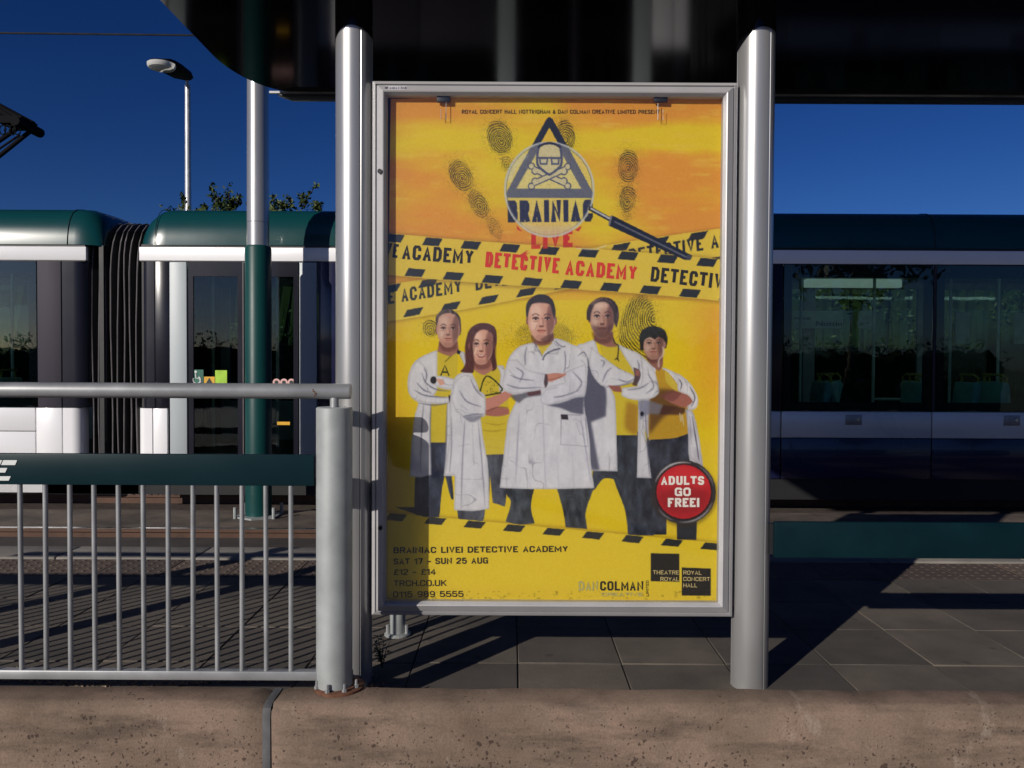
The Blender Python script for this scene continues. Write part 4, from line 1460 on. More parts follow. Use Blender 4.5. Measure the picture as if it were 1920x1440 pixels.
GLYPH = {
    'A': (1.0, [[(0, 0), (.5, 1), (1, 0)], [(.17, .30), (.83, .30)]]),
    'B': (.95, [[(0, 0), (0, 1), (.72, 1), (.95, .90), (.95, .66), (.72, .54), (0, .54)], [(.72, .54), (1, .42), (1, .12), (.75, 0), (0, 0)]]),
    'C': (.95, [[(1, .66), (1, .86), (.78, 1), (.22, 1), (0, .86), (0, .14), (.22, 0), (.78, 0), (1, .14), (1, .34)]]),
    'D': (.97, [[(0, 0), (0, 1), (.66, 1), (1, .80), (1, .20), (.66, 0), (0, 0)]]),
    'E': (.80, [[(1, 1), (0, 1), (0, 0), (1, 0)], [(0, .52), (.86, .52)]]),
    'F': (.78, [[(1, 1), (0, 1), (0, 0)], [(0, .50), (.86, .50)]]),
    'G': (.98, [[(1, .72), (1, .86), (.78, 1), (.22, 1), (0, .86), (0, .14), (.22, 0), (1, 0), (1, .46), (.55, .46)]]),
    'H': (.98, [[(0, 0), (0, 1)], [(1, 0), (1, 1)], [(0, .52), (1, .52)]]),
    'I': (0, [[(0, 0), (0, 1)]]),
    'K': (.98, [[(0, 0), (0, 1)], [(1, 1), (.1, .45)], [(.35, .58), (1, 0)]]),
    'L': (.76, [[(0, 1), (0, 0), (1, 0)]]),
    'M': (1.30, [[(0, 0), (0, 1), (.5, .22), (1, 1), (1, 0)]]),
    'N': (1.0, [[(0, 0), (0, 1), (1, 0), (1, 1)]]),
    'O': (1.0, [[(.22, 1), (0, .84), (0, .16), (.22, 0), (.78, 0), (1, .16), (1, .84), (.78, 1), (.22, 1)]]),
    'P': (.92, [[(0, 0), (0, 1), (.75, 1), (1, .88), (1, .58), (.75, .45), (0, .45)]]),
    'R': (.95, [[(0, 0), (0, 1), (.75, 1), (1, .88), (1, .60), (.75, .48), (0, .48)], [(.55, .48), (1, 0)]]),
    'S': (.92, [[(1, .74), (1, .88), (.78, 1), (.22, 1), (0, .88), (0, .64), (.2, .54), (.8, .46), (1, .36), (1, .12), (.78, 0), (.22, 0), (0, .12), (0, .26)]]),
    'T': (.90, [[(0, 1), (1, 1)], [(.5, .97), (.5, 0)]]),
    'U': (.96, [[(0, 1), (0, .14), (.22, 0), (.78, 0), (1, .14), (1, 1)]]),
    'V': (1.0, [[(0, 1), (.5, 0), (1, 1)]]),
    'Y': (1.0, [[(0, 1), (.5, .48), (1, 1)], [(.5, .48), (.5, 0)]]),
    '0': (.92, [[(.25, 1), (0, .82), (0, .18), (.25, 0), (.75, 0), (1, .18), (1, .82), (.75, 1), (.25, 1)]]),
    '1': (.45, [[(0, .80), (1, 1), (1, 0)]]),
    '2': (.92, [[(0, .72), (0, .88), (.22, 1), (.78, 1), (1, .86), (1, .62), (0, .12), (0, 0), (1, 0)]]),
    '4': (.98, [[(.74, 0), (.74, 1), (0, .34), (0, .26), (1, .26)]]),
    '5': (.92, [[(1, 1), (.08, 1), (.02, .54), (.25, .60), (.75, .60), (1, .48), (1, .13), (.78, 0), (.22, 0), (0, .14), (0, .24)]]),
    '7': (.88, [[(0, 1), (1, 1), (.35, 0)]]),
    '8': (.92, [[(.25, 1), (.04, .88), (.04, .66), (.25, .54), (.75, .54), (.96, .66), (.96, .88), (.75, 1), (.25, 1)], [(.25, .54), (0, .42), (0, .13), (.22, 0), (.78, 0), (1, .13), (1, .42), (.75, .54)]]),
    '9': (.92, [[(.02, .14), (.22, 0), (.78, 0), (1, .16), (1, .84), (.75, 1), (.25, 1), (0, .86), (0, .58), (.25, .44), (1, .44)]]),
    '\u00a3': (.92, [[(1, .78), (.9, .96), (.5, 1), (.25, .84), (.28, .4), (.2, .1), (0, 0), (1, 0)], [(.05, .48), (.8, .48)]]),
    '!': (0, [[(0, .30), (0, 1)], [(0, 0), (0, .14)]]), '.': (0, [[(0, -.02), (0, .13)]]),
    '-': (.55, [[(0, .42), (1, .42)]]), '&': (.95, [[(1, .4), (.7, 0), (.2, 0), (0, .2), (.7, .8), (.5, 1), (.25, .85), (1, 0)]]),
}


def block_text(body, t=0.2, w=0.62, gap=0.16, slant=0.0):
    """condensed block capitals as filled strips: list of (closed) quads strips in cap-height units, total width"""
    out = []; x = 0.0
    for ch in body:
        if ch == ' ':
            x += w * 0.55 + gap; continue
        rel, lines = GLYPH[ch]
        cw = rel * (w - t)
        for ln in lines:
            p = np.array([(x + t / 2 + a * cw, t / 2 + b * (1 - t)) for a, b in ln], float)
            if ch in 'AV':                       # let pointed letters reach the full height
                p[:, 1] = [b for a, b in ln] if len(ln) == 3 else p[:, 1]
            closed = np.allclose(p[0], p[-1]) and len(p) > 3
            if closed: p = p[:-1]
            n = len(p); L = []; R_ = []
            for i in range(n):
                a = p[i - 1] if (i > 0 or closed) else None
                b = p[(i + 1) % n] if (i < n - 1 or closed) else None
                d1 = (p[i] - a) / np.linalg.norm(p[i] - a) if a is not None else None
                d2 = (b - p[i]) / np.linalg.norm(b - p[i]) if b is not None else None
                if d1 is None or d2 is None:
                    d = d2 if d1 is None else d1
                    nn = np.array([-d[1], d[0]]); k = 1.0
                    ext = -t / 2 * d if d1 is None else t / 2 * d
                    q = p[i] + (ext if ch not in 'AVCSG259Y' and not (0.01 < ln[i][0] < 0.99 and len(ln) == 2) else 0)
                else:
                    nn = np.array([-(d1 + d2)[1], (d1 + d2)[0]]); nn /= np.linalg.norm(nn) + 1e-9
                    k = min(1.9, 1 / max(0.3, abs(nn @ np.array([-d1[1], d1[0]])))); q = p[i]
                L.append(q + nn * k * t / 2); R_.append(q - nn * k * t / 2)
            m = n if closed else n - 1
            for i in range(m):
                j = (i + 1) % n
                out.append(np.array([L[i], L[j], R_[j], R_[i]]))
        x += cw + t + gap
    W = x - gap
    for q in out:
        q[:, 1] = np.clip(q[:, 1], 0, 1.0) if body != '-' else q[:, 1]
        q[:, 0] += q[:, 1] * slant
    return out, W


def text_frame(quads, W, xa, ya, xb, yb, cap):
    d = np.array([xb - xa, yb - ya]); up = np.array([d[1], -d[0]]) / np.linalg.norm(d) * cap
    return [np.array([xa, ya]) + (q[:, :1] / W) * d + q[:, 1:2] * up for q in quads]


def paint_text(body, xa, ya, xb, yb, cap, c, bold=0.02, shear=0.0, soft=0.5, alpha=1.0, clip=None):
    t = min(0.255, 0.125 + bold * 2.2)
    w = 0.50
    _, W1 = block_text(body, t, w)
    target = math.hypot(xb - xa, yb - ya) / cap
    w *= target / W1
    quads, W = block_text(body, t, max(w, t * 2.1), 0.12, shear)
    m = np.zeros((GH, GW), np.float32)
    bb = [GW, 0, GH, 0]
    for q in text_frame(quads, W, xa, ya, xb, yb, cap):
        r = mask_poly(G(q), 0.0)
        if r:
            m[r[0]] = np.maximum(m[r[0]], r[1])
            bb = [min(bb[0], r[0][1].start), max(bb[1], r[0][1].stop), min(bb[2], r[0][0].start), max(bb[3], r[0][0].stop)]
    if bb[1] <= bb[0]: return
    sl = (slice(max(0, bb[2] - 3), bb[3] + 3), slice(max(0, bb[0] - 3), bb[1] + 3))
    comp(sl, blur(m[sl], soft), c, alpha, clip)


YY, XX = np.mgrid[0:GH, 0:GW].astype(np.float32)
UX = XX / SS + PX0; UY = YY / SS + PY0

# ---- background: yellow with orange smears
n1 = fbm(240, 90, 1); n2 = fbm(150, 26, 5); n3 = fbm(60, 60, 9)
yel = np.array([226, 197, 30.]); ora = np.array([224, 152, 52.]); pale = np.array([232, 196, 78.])
band = np.exp(-((UY - 265) / 34) ** 2) * 0.9 * (0.4 + n3) + np.exp(-((UX - 930) / 75) ** 2 - ((UY - 350) / 75) ** 2) * 0.9 + np.exp(-((UX - 1120) / 75) ** 2 - ((UY - 400) / 90) ** 2) * 1.1 \
    + np.exp(-((UX - 1250) / 130) ** 2 - ((UY - 258) / 22) ** 2) + np.exp(-((UX - 1020) / 40) ** 2 - ((UY - 200) / 40) ** 2) * 0.5
f = np.clip(1.02 - band - (n1 - 0.5) * 1.1 - (n2 - .5) * 0.9, 0, 1)
f = np.where(UY < 560, f, 0)
low = np.clip((UY - 520) / 60, 0, 1)
cor = np.exp(-((UX - 1350) / 60) ** 2 - ((UY - 640) / 130) ** 2) * 0.75 + np.exp(-((UX - 730) / 30) ** 2) * 0.25
f = f * (1 - low) + np.clip(cor + (n1 - .5) * 0.5, 0, 1) * low
art[:] = yel * (1 - f[..., None]) + ora * f[..., None]
st = np.clip((fbm(46, 9, 31, 3) - 0.60) * 4, 0, 1) * 0.5 * (1 - low)
art[:] = art * (1 - st[..., None]) + pale * st[..., None]

# ---- fingerprints
ink = (52, 48, 20)
warp = fbm(30, 30, 61, 3) - 0.5
grain = prng.random((GH, GW)).astype(np.float32)


def fprint(cx, cy, rx, ry, rot, dens=0.9, pitch=3.3, seed=0, core=(0, 0.2)):
    t = math.radians(rot)
    X = (UX - cx) * math.cos(t) + (UY - cy) * math.sin(t)
    Y = -(UX - cx) * math.sin(t) + (UY - cy) * math.cos(t)
    r = np.sqrt((X / rx) ** 2 + (Y / ry) ** 2)
    k = np.sqrt((X - core[0] * rx) ** 2 + ((Y - core[1] * ry) * 0.75) ** 2) + warp * 9
    ridge = 0.5 + 0.5 * np.sin(k * 2 * math.pi / pitch)
    m = np.clip((1 - r) * 6, 0, 1) * np.clip(ridge * 1.9 - 0.2, 0, 1) * (0.55 + 0.45 * (grain > 0.35)) * dens
    m *= np.clip(0.95 + (fbm(16, 16, 71 + seed, 2) - .5) * 1.4, 0, 1)
    a = m[..., None]
    art[:] = art * (1 - a) + np.array(ink, np.float32) * a
    sp = ((r < 1.9) & (grain > 0.94)).astype(np.float32) * np.clip(1.7 - r, 0, 1)
    a = blur(sp, 0.6)[..., None] * 1.2
    art[:] = art * (1 - np.clip(a, 0, .8)) + np.array(ink, np.float32) * np.clip(a, 0, .8)


fprint(936, 256, 25, 35, -18, 1.0, seed=1)
fprint(862, 327, 22, 34, -28, 1.0, seed=2)
fprint(896, 380, 17, 32, -28, 0.8, seed=3)
fprint(926, 424, 12, 26, -28, 0.40, seed=4)
fprint(950, 305, 11, 18, -20, 0.5, seed=5)
fprint(1060, 252, 19, 33, -6, 1.0, seed=6)
fprint(1178, 310, 21, 33, 2, 1.0, seed=7)
fprint(1177, 370, 17, 27, 6, 0.9, seed=8)
fprint(1175, 402, 9, 10, 0, 0.4, seed=9)
fprint(1194, 620, 36, 76, 8, 0.9, 4.2, seed=10, core=(0.8, -0.4))
fprint(806, 612, 18, 17, 0, 0.8, seed=11)
fprint(1020, 630, 62, 34, 0, 0.40, seed=12)

# ---- barrier tape
T5 = (700, 160, 2.743)
T7 = (700, 840, 2.743)
tapec = (226, 196, 62); tapek = (36, 38, 44)


def tape_shadow(p, C):
    fill(p, (120, 80, 20), C, False, soft=5, alpha=0.45)


def stripe(x, y, w, h, slope, C, lean=22, c=tapek):
    dy = w * slope
    fill([(x, y), (x + w, y + dy), (x + w - lean, y + dy + h), (x - lean, y + h)], c, C, False, 0.45, 0.96)


# the tape that runs behind, rising to the right
bs = -0.168
by = lambda x: 1205 + (x - 60) * bs + (8 * math.sin(x / 260))
xs_ = np.linspace(20, 1830, 40)
tape_shadow([(x, by(x) - 192) for x in xs_] + [(x, by(x) + 8) for x in xs_[::-1]], T5)
fill([(x, by(x) - 190) for x in xs_] + [(x, by(x)) for x in xs_[::-1]], tapec, T5, False)
for i in range(-1, 9):
    x = 165 + i * 197
    stripe(x, by(x) - 46, 86, 40, bs, T5)
for i in range(-1, 9):
    x = 30 + i * 199
    stripe(x + 15, by(x) - 190 + 3, 86, 40, bs, T5)
paint_text('E ACADEMY', 700 + 62 / 2.743, 160 + 1118 / 2.743, 700 + 452 / 2.743, 160 + 1058 / 2.743, 25, (38, 38, 36), 0.025, 0.1)
paint_text('DETECTIVE', 700 + 525 / 2.743, 160 + 1048 / 2.743, 700 + 905 / 2.743, 160 + 986 / 2.743, 25, (38, 38, 36), 0.025, 0.1)
paint_text('DETECTIVE ACADEMY', 700 + 1318 / 2.743, 160 + 905 / 2.743, 700 + 1318 / 2.743 + 275, 160 + 905 / 2.743 - 46, 25, (38, 38, 36), 0.025, 0.1)

# magnifier and triangle sign are printed under the front tape's upper edge
T4 = T5
tri = [(905, 158), (1130, 555), (1122, 572), (690, 572), (682, 555)]
navy = (38, 42, 58)
fill([(905, 156), (922, 166), (1134, 552), (1124, 574), (688, 574), (680, 552), (892, 166)], navy, T5, False)
fill([(906, 212), (1082, 528), (730, 528)], (226, 186, 60), T5, False)
# red word breaking out below the lens
paint_text('LIVE', 996, 465, 1074, 461, 33, (205, 50, 36), 0.075, 0.05)
for q in ([(735, 712), (765, 745), (742, 738)], [(1035, 738), (1075, 715), (1058, 745)], [(1040, 822), (1075, 826), (1048, 842)]):
    fill(q, (206, 48, 36), T5, False)
# the lens: a pale wash over all that is beneath it
lens_p = ellipse(905, 530, 228, 240)
lm = full_mask([lens_p], T5, False)
paint_text('BRAINIAC', 952, 415, 1112, 413, 41, (42, 44, 58), 0.075)
a = (lm * 0.62)[..., None]
art[:] = art * (1 - a) + np.array([228, 216, 140.]) * a
fill([(906, 212), (1082, 528), (730, 528)], (226, 210, 124), T5, False, 0.6, 0.75, clip=lm)
fill([(690, 572), (682, 555), (700, 518), (740, 440), (890, 168), (922, 166), (1134, 552), (1124, 574)], (94, 98, 124), T5, False, 0.5, 0.85, clip=lm)
fill([(906, 232), (1070, 526), (736, 526)], (226, 210, 132), T5, False, 0.6, 1.0, clip=lm)
paint_text('BRAINIAC', 952, 415, 1112, 413, 41, (50, 52, 78), 0.075, clip=lm)
stroke(list(ellipse(905, 530, 229, 241, 0, 40)) + [ellipse(905, 530, 229, 241, 0, 40)[0]], 9, (196, 200, 205), T5, 0.8, 0.9)
stroke(list(ellipse(905, 530, 221, 233, 0, 40)) + [ellipse(905, 530, 221, 233, 0, 40)[0]], 4, (110, 112, 120), T5, 0.6, 0.8)
fill([(690, 470), (720, 400), (775, 345), (800, 355), (740, 420), (705, 500)], (212, 214, 222), T5, True, 3, 0.45)
fill([(740, 690), (800, 745), (900, 765), (1000, 745), (1070, 690), (1000, 720), (900, 735), (810, 715)], (222, 216, 180), T5, True, 4, 0.5)
# skull with square glasses over crossed bones, drawn in outline
sk = (84, 88, 116)
for a_, b_ in (((822, 425), (990, 500)), ((990, 425), (822, 500))):
    p, q = np.array(a_, float), np.array(b_, float)
    stroke([p, q], 34, sk, T5, 0.5)
    for e, s in ((p, -1), (q, 1)):
        for o in ((-9, -14), (10, 12)):
            fill(ellipse(e[0] + o[0] * 1.0, e[1] + o[1] * (1 if (e[0] - 906) * (e[1] - 462) > 0 else -1), 19, 19), sk, T5, False)
    stroke([p, q], 21, (212, 200, 158), T5, 0.5)
    for e in (p, q):
        for o in ((-9, -14), (10, 12)):
            fill(ellipse(e[0] + o[0], e[1] + o[1] * (1 if (e[0] - 906) * (e[1] - 462) > 0 else -1), 12.5, 12.5), (212, 200, 158), T5, False)
fill([(846, 310), (865, 294), (906, 288), (948, 294), (968, 310), (974, 400), (940, 440), (906, 462), (872, 440), (838, 400)], sk, T5)
fill([(856, 322), (872, 306), (906, 300), (940, 306), (957, 322), (962, 396), (932, 430), (906, 448), (880, 430), (850, 396)], (214, 202, 156), T5)
stroke([(840, 368), (974, 368)], 10, sk, T5, 0.5)
for x in (876, 936):
    fill([(x - 24, 364), (x + 24, 364), (x + 20, 404), (x - 20, 404)], sk, T5, False)
    fill([(x - 16, 374), (x + 16, 374), (x + 13, 395), (x - 13, 395)], (206, 198, 164), T5, False)
stroke([(846, 315), (906, 290), (966, 315)], 9, (44, 46, 60), T5, 0.6)
sp = (grain > 0.93) * lm
art[:] = art * (1 - 0.25 * sp[..., None])

# front tape, falling to the right
fs = 0.079
fy = lambda x: 752 + (x - 60) * fs + 5 * math.sin(x / 300)
tape_shadow([(x, fy(x) - 6) for x in xs_] + [(x, fy(x) + 226) for x in xs_[::-1]], T5)
fill([(x, fy(x)) for x in xs_] + [(x, fy(x) + 214) for x in xs_[::-1]], tapec, T5, False)
tm_ = full_mask([[(x, fy(x)) for x in xs_] + [(x, fy(x) + 214) for x in xs_[::-1]]], T5, False)
for i in range(-1, 10):
    x = 60 + i * 203
    stripe(x, fy(x) + 3, 88, 40, fs, T5)
for i in range(-2, 9):
    x = 170 + i * 203.5
    stripe(x, fy(x) + 169, 92, 40, fs, T5)
# red word's lower half lies over the tape
paint_text('LIVE', 996, 465, 1074, 461, 33, (205, 50, 36), 0.075, 0.05, alpha=0.9, clip=tm_ * (UX < 1072))
a = (lm * 0.45 * (UY < 440) * (UY > 420))[..., None]
art[:] = art * (1 - a) + np.array([206, 180, 140.]) * a
fill([(735, 875), (800, 838), (785, 858), (810, 850), (760, 880)], (205, 60, 44), T5, False)
stroke([(1045, 832), (1140, 836), (1200, 815)], 6, (220, 214, 200), T5, 1.0, 0.7)
# handle of the magnifier
stroke([(1110, 625), (1230, 690)], 22, (44, 44, 52), T5, 0.6)
stroke([(1118, 626), (1222, 682)], 9, (190, 192, 198), T5, 0.8)
fill([(1228, 662), (1640, 868), (1638, 880), (1620, 892), (1600, 890), (1212, 716)], (30, 32, 44), T5, False, 0.6)
stroke([(1240, 694), (1610, 876)], 8, (128, 130, 150), T5, 1.0, 0.75)
stroke([(1226, 664), (1214, 712)], 10, (120, 122, 132), T5, 0.7)
fill(ellipse(1624, 878, 14, 14), (70, 70, 82), T5, False)

# ---- lower tape edge and foot panel
ds = 0.0925
dy_ = lambda x: 326 + (x - 60) * ds
tape_shadow([(x, dy_(x) - 7) for x in xs_] + [(x, dy_(x) + 20) for x in xs_[::-1]], T7)
FOOT = [(20, 320), (1830, 490), (1830, 860), (20, 860)]

# ---- five people in lab coats, back row first
C6 = (740, 530, 2.823)
coat = (212, 210, 218); coats = (168, 167, 184); coatd = (104, 104, 124); coatk = (72, 72, 92)
shirt = (208, 184, 54); shirtd = (156, 130, 32)
jean = (42, 46, 58); jeand = (24, 26, 34); jeanl = (80, 88, 98)
skin = (214, 162, 144); skinl = (240, 206, 190); skind = (146, 96, 88); hair = (50, 42, 44)


def head(cx, cy, rx, ry, hairp, neck, tone=1.0, tilt=0, beard=False, light='l', smile=False, hcol=hair):
    s = lambda c: tuple(v * tone for v in c)
    fill(neck, s((172, 116, 104)), C6, True, 1.0)
    fill([(cx - rx * .8, cy + ry * .7), (cx + rx * .8, cy + ry * .7), (cx + rx * .7, cy + ry * 1.12), (cx, cy + ry * 1.25), (cx - rx * .6, cy + ry * 1.1)], s((110, 66, 62)), C6, True, 2.5, 0.7)
    fill(hairp, hcol, C6, True, 0.8)
    for sx in (-1, 1):
        fill(ellipse(cx + sx * rx * 0.98, cy + ry * 0.05, rx * 0.13, ry * 0.2), s(skind), C6, False, 0.7)
    fp = [(cx - rx * .82, cy - ry * .62), (cx - rx * .3, cy - ry * .86), (cx + rx * .3, cy - ry * .86), (cx + rx * .82, cy - ry * .62), (cx + rx * .98, cy), (cx + rx * .84, cy + ry * .5),
          (cx + rx * .42, cy + ry * .92), (cx, cy + ry), (cx - rx * .42, cy + ry * .92), (cx - rx * .84, cy + ry * .5), (cx - rx * .98, cy)]
    fill(fp, s(skin), C6, True, 0.8)
    fm = full_mask([fp], C6, True, 0.8)
    sg = -1 if light == 'l' else 1
    fill(ellipse(cx + sg * rx * .40, cy - ry * .40, rx * .42, ry * .34), s(skinl), C6, False, 5, 0.65, clip=fm)
    fill(ellipse(cx + sg * rx * .55, cy + ry * .22, rx * .26, ry * .28), s(skinl), C6, False, 4, 0.75, clip=fm)
    fill(ellipse(cx - sg * rx * .68, cy + ry * .15, rx * .34, ry * .95), s((112, 70, 68)), C6, False, 2.6, 0.70, clip=fm)
    stroke([(cx - sg * rx * .95, cy - ry * .2), (cx - sg * rx * .92, cy + ry * .35), (cx - sg * rx * .6, cy + ry * .75)], rx * .12, s((206, 170, 168)), C6, 1.2, 0.6, clip=fm)
    fill(ellipse(cx, cy + ry * .86, rx * .5, ry * .16), s(skind), C6, False, 3, 0.35, clip=fm)
    for sx in (-1, 1):
        ex = cx + sx * rx * .42
        fill(ellipse(ex, cy - ry * .08, rx * .22, ry * .075), s((110, 66, 62)), C6, False, 1.6, 0.6, clip=fm)
        stroke([(ex - rx * .22, cy - ry * .05), (ex + rx * .02, cy - ry * .11), (ex + rx * .22, cy - ry * .04)], ry * .05, (42, 26, 30), C6, 0.6, 0.9)
        fill(ellipse(ex, cy - ry * .03, rx * .085, ry * .045), (34, 24, 30), C6, False, 0.6, 0.95)
        stroke([(ex - rx * .26, cy - ry * .20), (ex, cy - ry * .28), (ex + rx * .26, cy - ry * .19)], ry * .05, (74, 48, 46), C6, 0.8, 0.75)
    stroke([(cx - rx * .05 - sg * rx * .10, cy - ry * .1), (cx - sg * rx * .14, cy + ry * .24)], rx * .14, s(skind), C6, 1.6, 0.6)
    fill(ellipse(cx + sg * rx * .02, cy + ry * .14, rx * .09, ry * .20), s((226, 180, 164)), C6, False, 1.4, 0.7)
    fill(ellipse(cx, cy + ry * .31, rx * .20, ry * .055), s((96, 52, 50)), C6, False, 1.1, 0.75)
    if smile:
        fill([(cx - rx * .36, cy + ry * .46), (cx, cy + ry * .50), (cx + rx * .36, cy + ry * .44), (cx + rx * .2, cy + ry * .62), (cx - rx * .2, cy + ry * .63)], (146, 62, 62), C6, True, 0.7)
        stroke([(cx - rx * .26, cy + ry * .51), (cx, cy + ry * .545), (cx + rx * .26, cy + ry * .49)], ry * .07, (224, 206, 200), C6, 0.6, 0.9)
    else:
        stroke([(cx - rx * .32, cy + ry * .52), (cx, cy + ry * .50), (cx + rx * .30, cy + ry * .52)], ry * .06, (140, 66, 62), C6, 0.7, 0.95)
        stroke([(cx - rx * .2, cy + ry * .60), (cx + rx * .2, cy + ry * .60)], ry * .07, s((190, 112, 104)), C6, 1.2, 0.7)
    if beard:
        fill([(cx - rx * .85, cy + ry * .35), (cx - rx * .3, cy + ry * .42), (cx + rx * .3, cy + ry * .42), (cx + rx * .88, cy + ry * .3), (cx + rx * .5, cy + ry * .93), (cx, cy + ry * 1.02), (cx - rx * .5, cy + ry * .93)], (78, 48, 48), C6, True, 4, 0.62, clip=fm)
    for sx in (-1, 1):
        ex = cx + sx * rx * .42
        fill(ellipse(ex - rx * .11, cy - ry * .028, rx * .05, ry * .028), (214, 196, 190), C6, False, 0.5, 0.8)
        fill(ellipse(ex + rx * .12, cy - ry * .028, rx * .05, ry * .028), (206, 188, 184), C6, False, 0.5, 0.7)
        stroke([(ex - rx * .2, cy + ry * .06), (ex, cy + ry * .09), (ex + rx * .2, cy + ry * .05)], ry * .03, s((158, 104, 96)), C6, 0.8, 0.7)
        stroke([(cx + sx * rx * .30, cy + ry * .24), (cx + sx * rx * .46, cy + ry * .50)], ry * .03, s((150, 96, 90)), C6, 1.0, 0.55)
    hm = full_mask([hairp], C6, True, 0.8) * (1 - fm)
    hn = fbm(3, 14, int(cx), 2)
    art[:] = art * (1 + (hm * (hn - 0.42) * 1.5)[..., None])
    return fm


def folds(pts_list, w=6, c=coatd, alpha=0.75, soft=1.2, clip=None):
    for p in pts_list:
        stroke(p, w, c, C6, min(soft, 1.2), min(0.9, alpha * 1.2), taper=True, clip=clip)


def cloth(polys, c, seed, amt=26, clip_all=None, soft=0.6):
    """white cloth with soft creases"""
    m = full_mask(polys, C6, True, soft)
    if clip_all is not None: m = m * clip_all
    n = fbm(13, 26, seed, 3) - 0.5
    base = np.array(c, np.float32)[None, None] + n[..., None] * amt * np.array([1, 1, 0.9])
    a = m[..., None]
    art[:] = art * (1 - a) + base * a
    # soft inner edge darkening: printed studio shading of the picture itself
    n2 = fbm(17, 26, seed + 40, 1) + 0.25 * np.sin((UX * 0.6 + UY) / 21.0) * 0.1
    cr = np.exp(-((n2 - 0.5) / 0.02) ** 2) * np.clip((fbm(40, 50, seed + 60, 2) - 0.42) * 5, 0, 1) * m
    art[:] = art * (1 - cr[..., None] * 0.22 * np.array([1, 1, 0.88]))
    hi = np.exp(-((n2 - 0.55) / 0.02) ** 2) * m * 0.30
    art[:] = art + (250 - art) * hi[..., None] * 0.5
    e = np.clip(m - blur(m, 3.5), 0, 1) * 0.75
    art[:] = art * (1 - (e * m)[..., None] * 0.5)
    return m


def legs(polys, c=jean, seed=0):
    m = full_mask(polys, C6, True, 0.6)
    n = fbm(9, 20, 200 + seed, 3) - 0.42
    a = m[..., None]
    base = np.array(c, np.float32)[None, None] + np.clip(n, -0.2, 1)[..., None] * 75 * np.array([0.9, 0.98, 1.05])
    art[:] = art * (1 - a) + base * a


# -- first man, far left
legs([[(108, 1000), (185, 985), (190, 1240), (165, 1255), (108, 1215)], [(180, 820), (272, 820), (300, 1000), (312, 1140), (296, 1130), (266, 1010), (250, 1090), (235, 1250), (165, 1250), (186, 1000)]], (40, 46, 66), 1)
fill([(215, 350), (330, 350), (330, 840), (180, 840), (182, 600)], shirt, C6, True)
m = cloth([[(222, 348), (160, 372), (108, 402), (76, 450), (62, 530), (78, 592), (122, 628), (98, 720), (84, 880), (78, 1018), (135, 1024), (192, 1010), (190, 640), (222, 560), (222, 460)],
           [(330, 348), (372, 366), (400, 420), (400, 560), (300, 600), (276, 640), (272, 850), (258, 1018), (390, 1018), (400, 560)]], coat, 301)
folds([[(190, 640), (186, 760), (190, 1010)], [(150, 630), (140, 760), (134, 1000)], [(275, 640), (268, 900), (262, 1010)]], 6)
paint_text('A', 740 + 236 / 2.823, 530 + 485 / 2.823, 740 + 290 / 2.823, 530 + 485 / 2.823, 21, (52, 56, 26), 0.01)
stroke([(262, 412), (304, 372)], 5, (70, 70, 30), C6, 0.7, 0.8)
m = cloth([[(112, 400), (70, 470), (62, 545), (84, 600), (140, 625), (230, 634), (296, 624), (292, 596), (210, 590), (160, 520), (168, 450)],
           [(196, 488), (250, 486), (330, 505), (340, 560), (262, 556), (205, 530)]], coat, 305)
folds([[(140, 470), (160, 520), (214, 556), (290, 566)], [(100, 560), (160, 590), (280, 600)], [(150, 440), (166, 480), (158, 520)], [(122, 628), (200, 640), (290, 630)], [(110, 520), (150, 560), (190, 575)]], 7)
fill(ellipse(202, 508, 17, 20), (40, 38, 44), C6, False, 0.8)
fill([(216, 500), (250, 505), (262, 530), (236, 536)], skin, C6, True, 0.8)
fill([(282, 590), (300, 586), (304, 626), (288, 628)], (60, 44, 52), C6, True, 0.8)
head(280, 238, 62, 96, [(216, 225), (212, 180), (232, 148), (275, 130), (318, 146), (345, 180), (350, 240), (345, 270), (214, 262)], [(232, 300), (330, 296), (338, 352), (290, 380), (222, 356)], 0.92, hcol=(72, 58, 56))
fill([(330, 345), (350, 356), (340, 372), (326, 366)], (40, 38, 46), C6, True, 0.7)

# -- fifth person, far right
legs([[(1345, 800), (1560, 780), (1580, 1010), (1600, 1250), (1596, 1352), (1495, 1352), (1490, 1000), (1440, 1010), (1440, 1330), (1345, 1330), (1330, 900)]], (38, 40, 54), 2)
m = cloth([[(1420, 440), (1480, 465), (1560, 520), (1604, 600), (1590, 655), (1560, 665), (1600, 760), (1632, 960), (1600, 950), (1560, 930), (1540, 660), (1420, 560)],
           [(1330, 420), (1390, 420), (1400, 700), (1350, 830), (1310, 700)]], coat, 320, 40)
fill([(1385, 440), (1450, 470), (1520, 570), (1560, 690), (1556, 790), (1480, 815), (1345, 825), (1350, 640)], (190, 148, 44), C6, True)
fill([(1350, 560), (1470, 560), (1530, 640), (1430, 700), (1345, 800)], (88, 58, 36), C6, True, 5, 0.8)
fill([(1430, 455), (1455, 475), (1515, 560), (1500, 575), (1440, 520)], (206, 180, 66), C6, True, 1)
fill([(1440, 590), (1500, 570), (1560, 590), (1580, 625), (1555, 652), (1490, 640), (1430, 610)], (166, 104, 92), C6, True, 1.2)
fill([(1400, 590), (1470, 560), (1520, 580), (1470, 620)], (120, 70, 66), C6, True, 1.5, 0.8)
fill([(1420, 640), (1540, 655), (1520, 690), (1400, 690)], (70, 40, 40), C6, True, 2, 0.8)
m = cloth([[(1500, 470), (1560, 520), (1606, 600), (1600, 650), (1575, 668), (1545, 650), (1582, 622), (1550, 585), (1500, 560)]], coat, 322, 60)
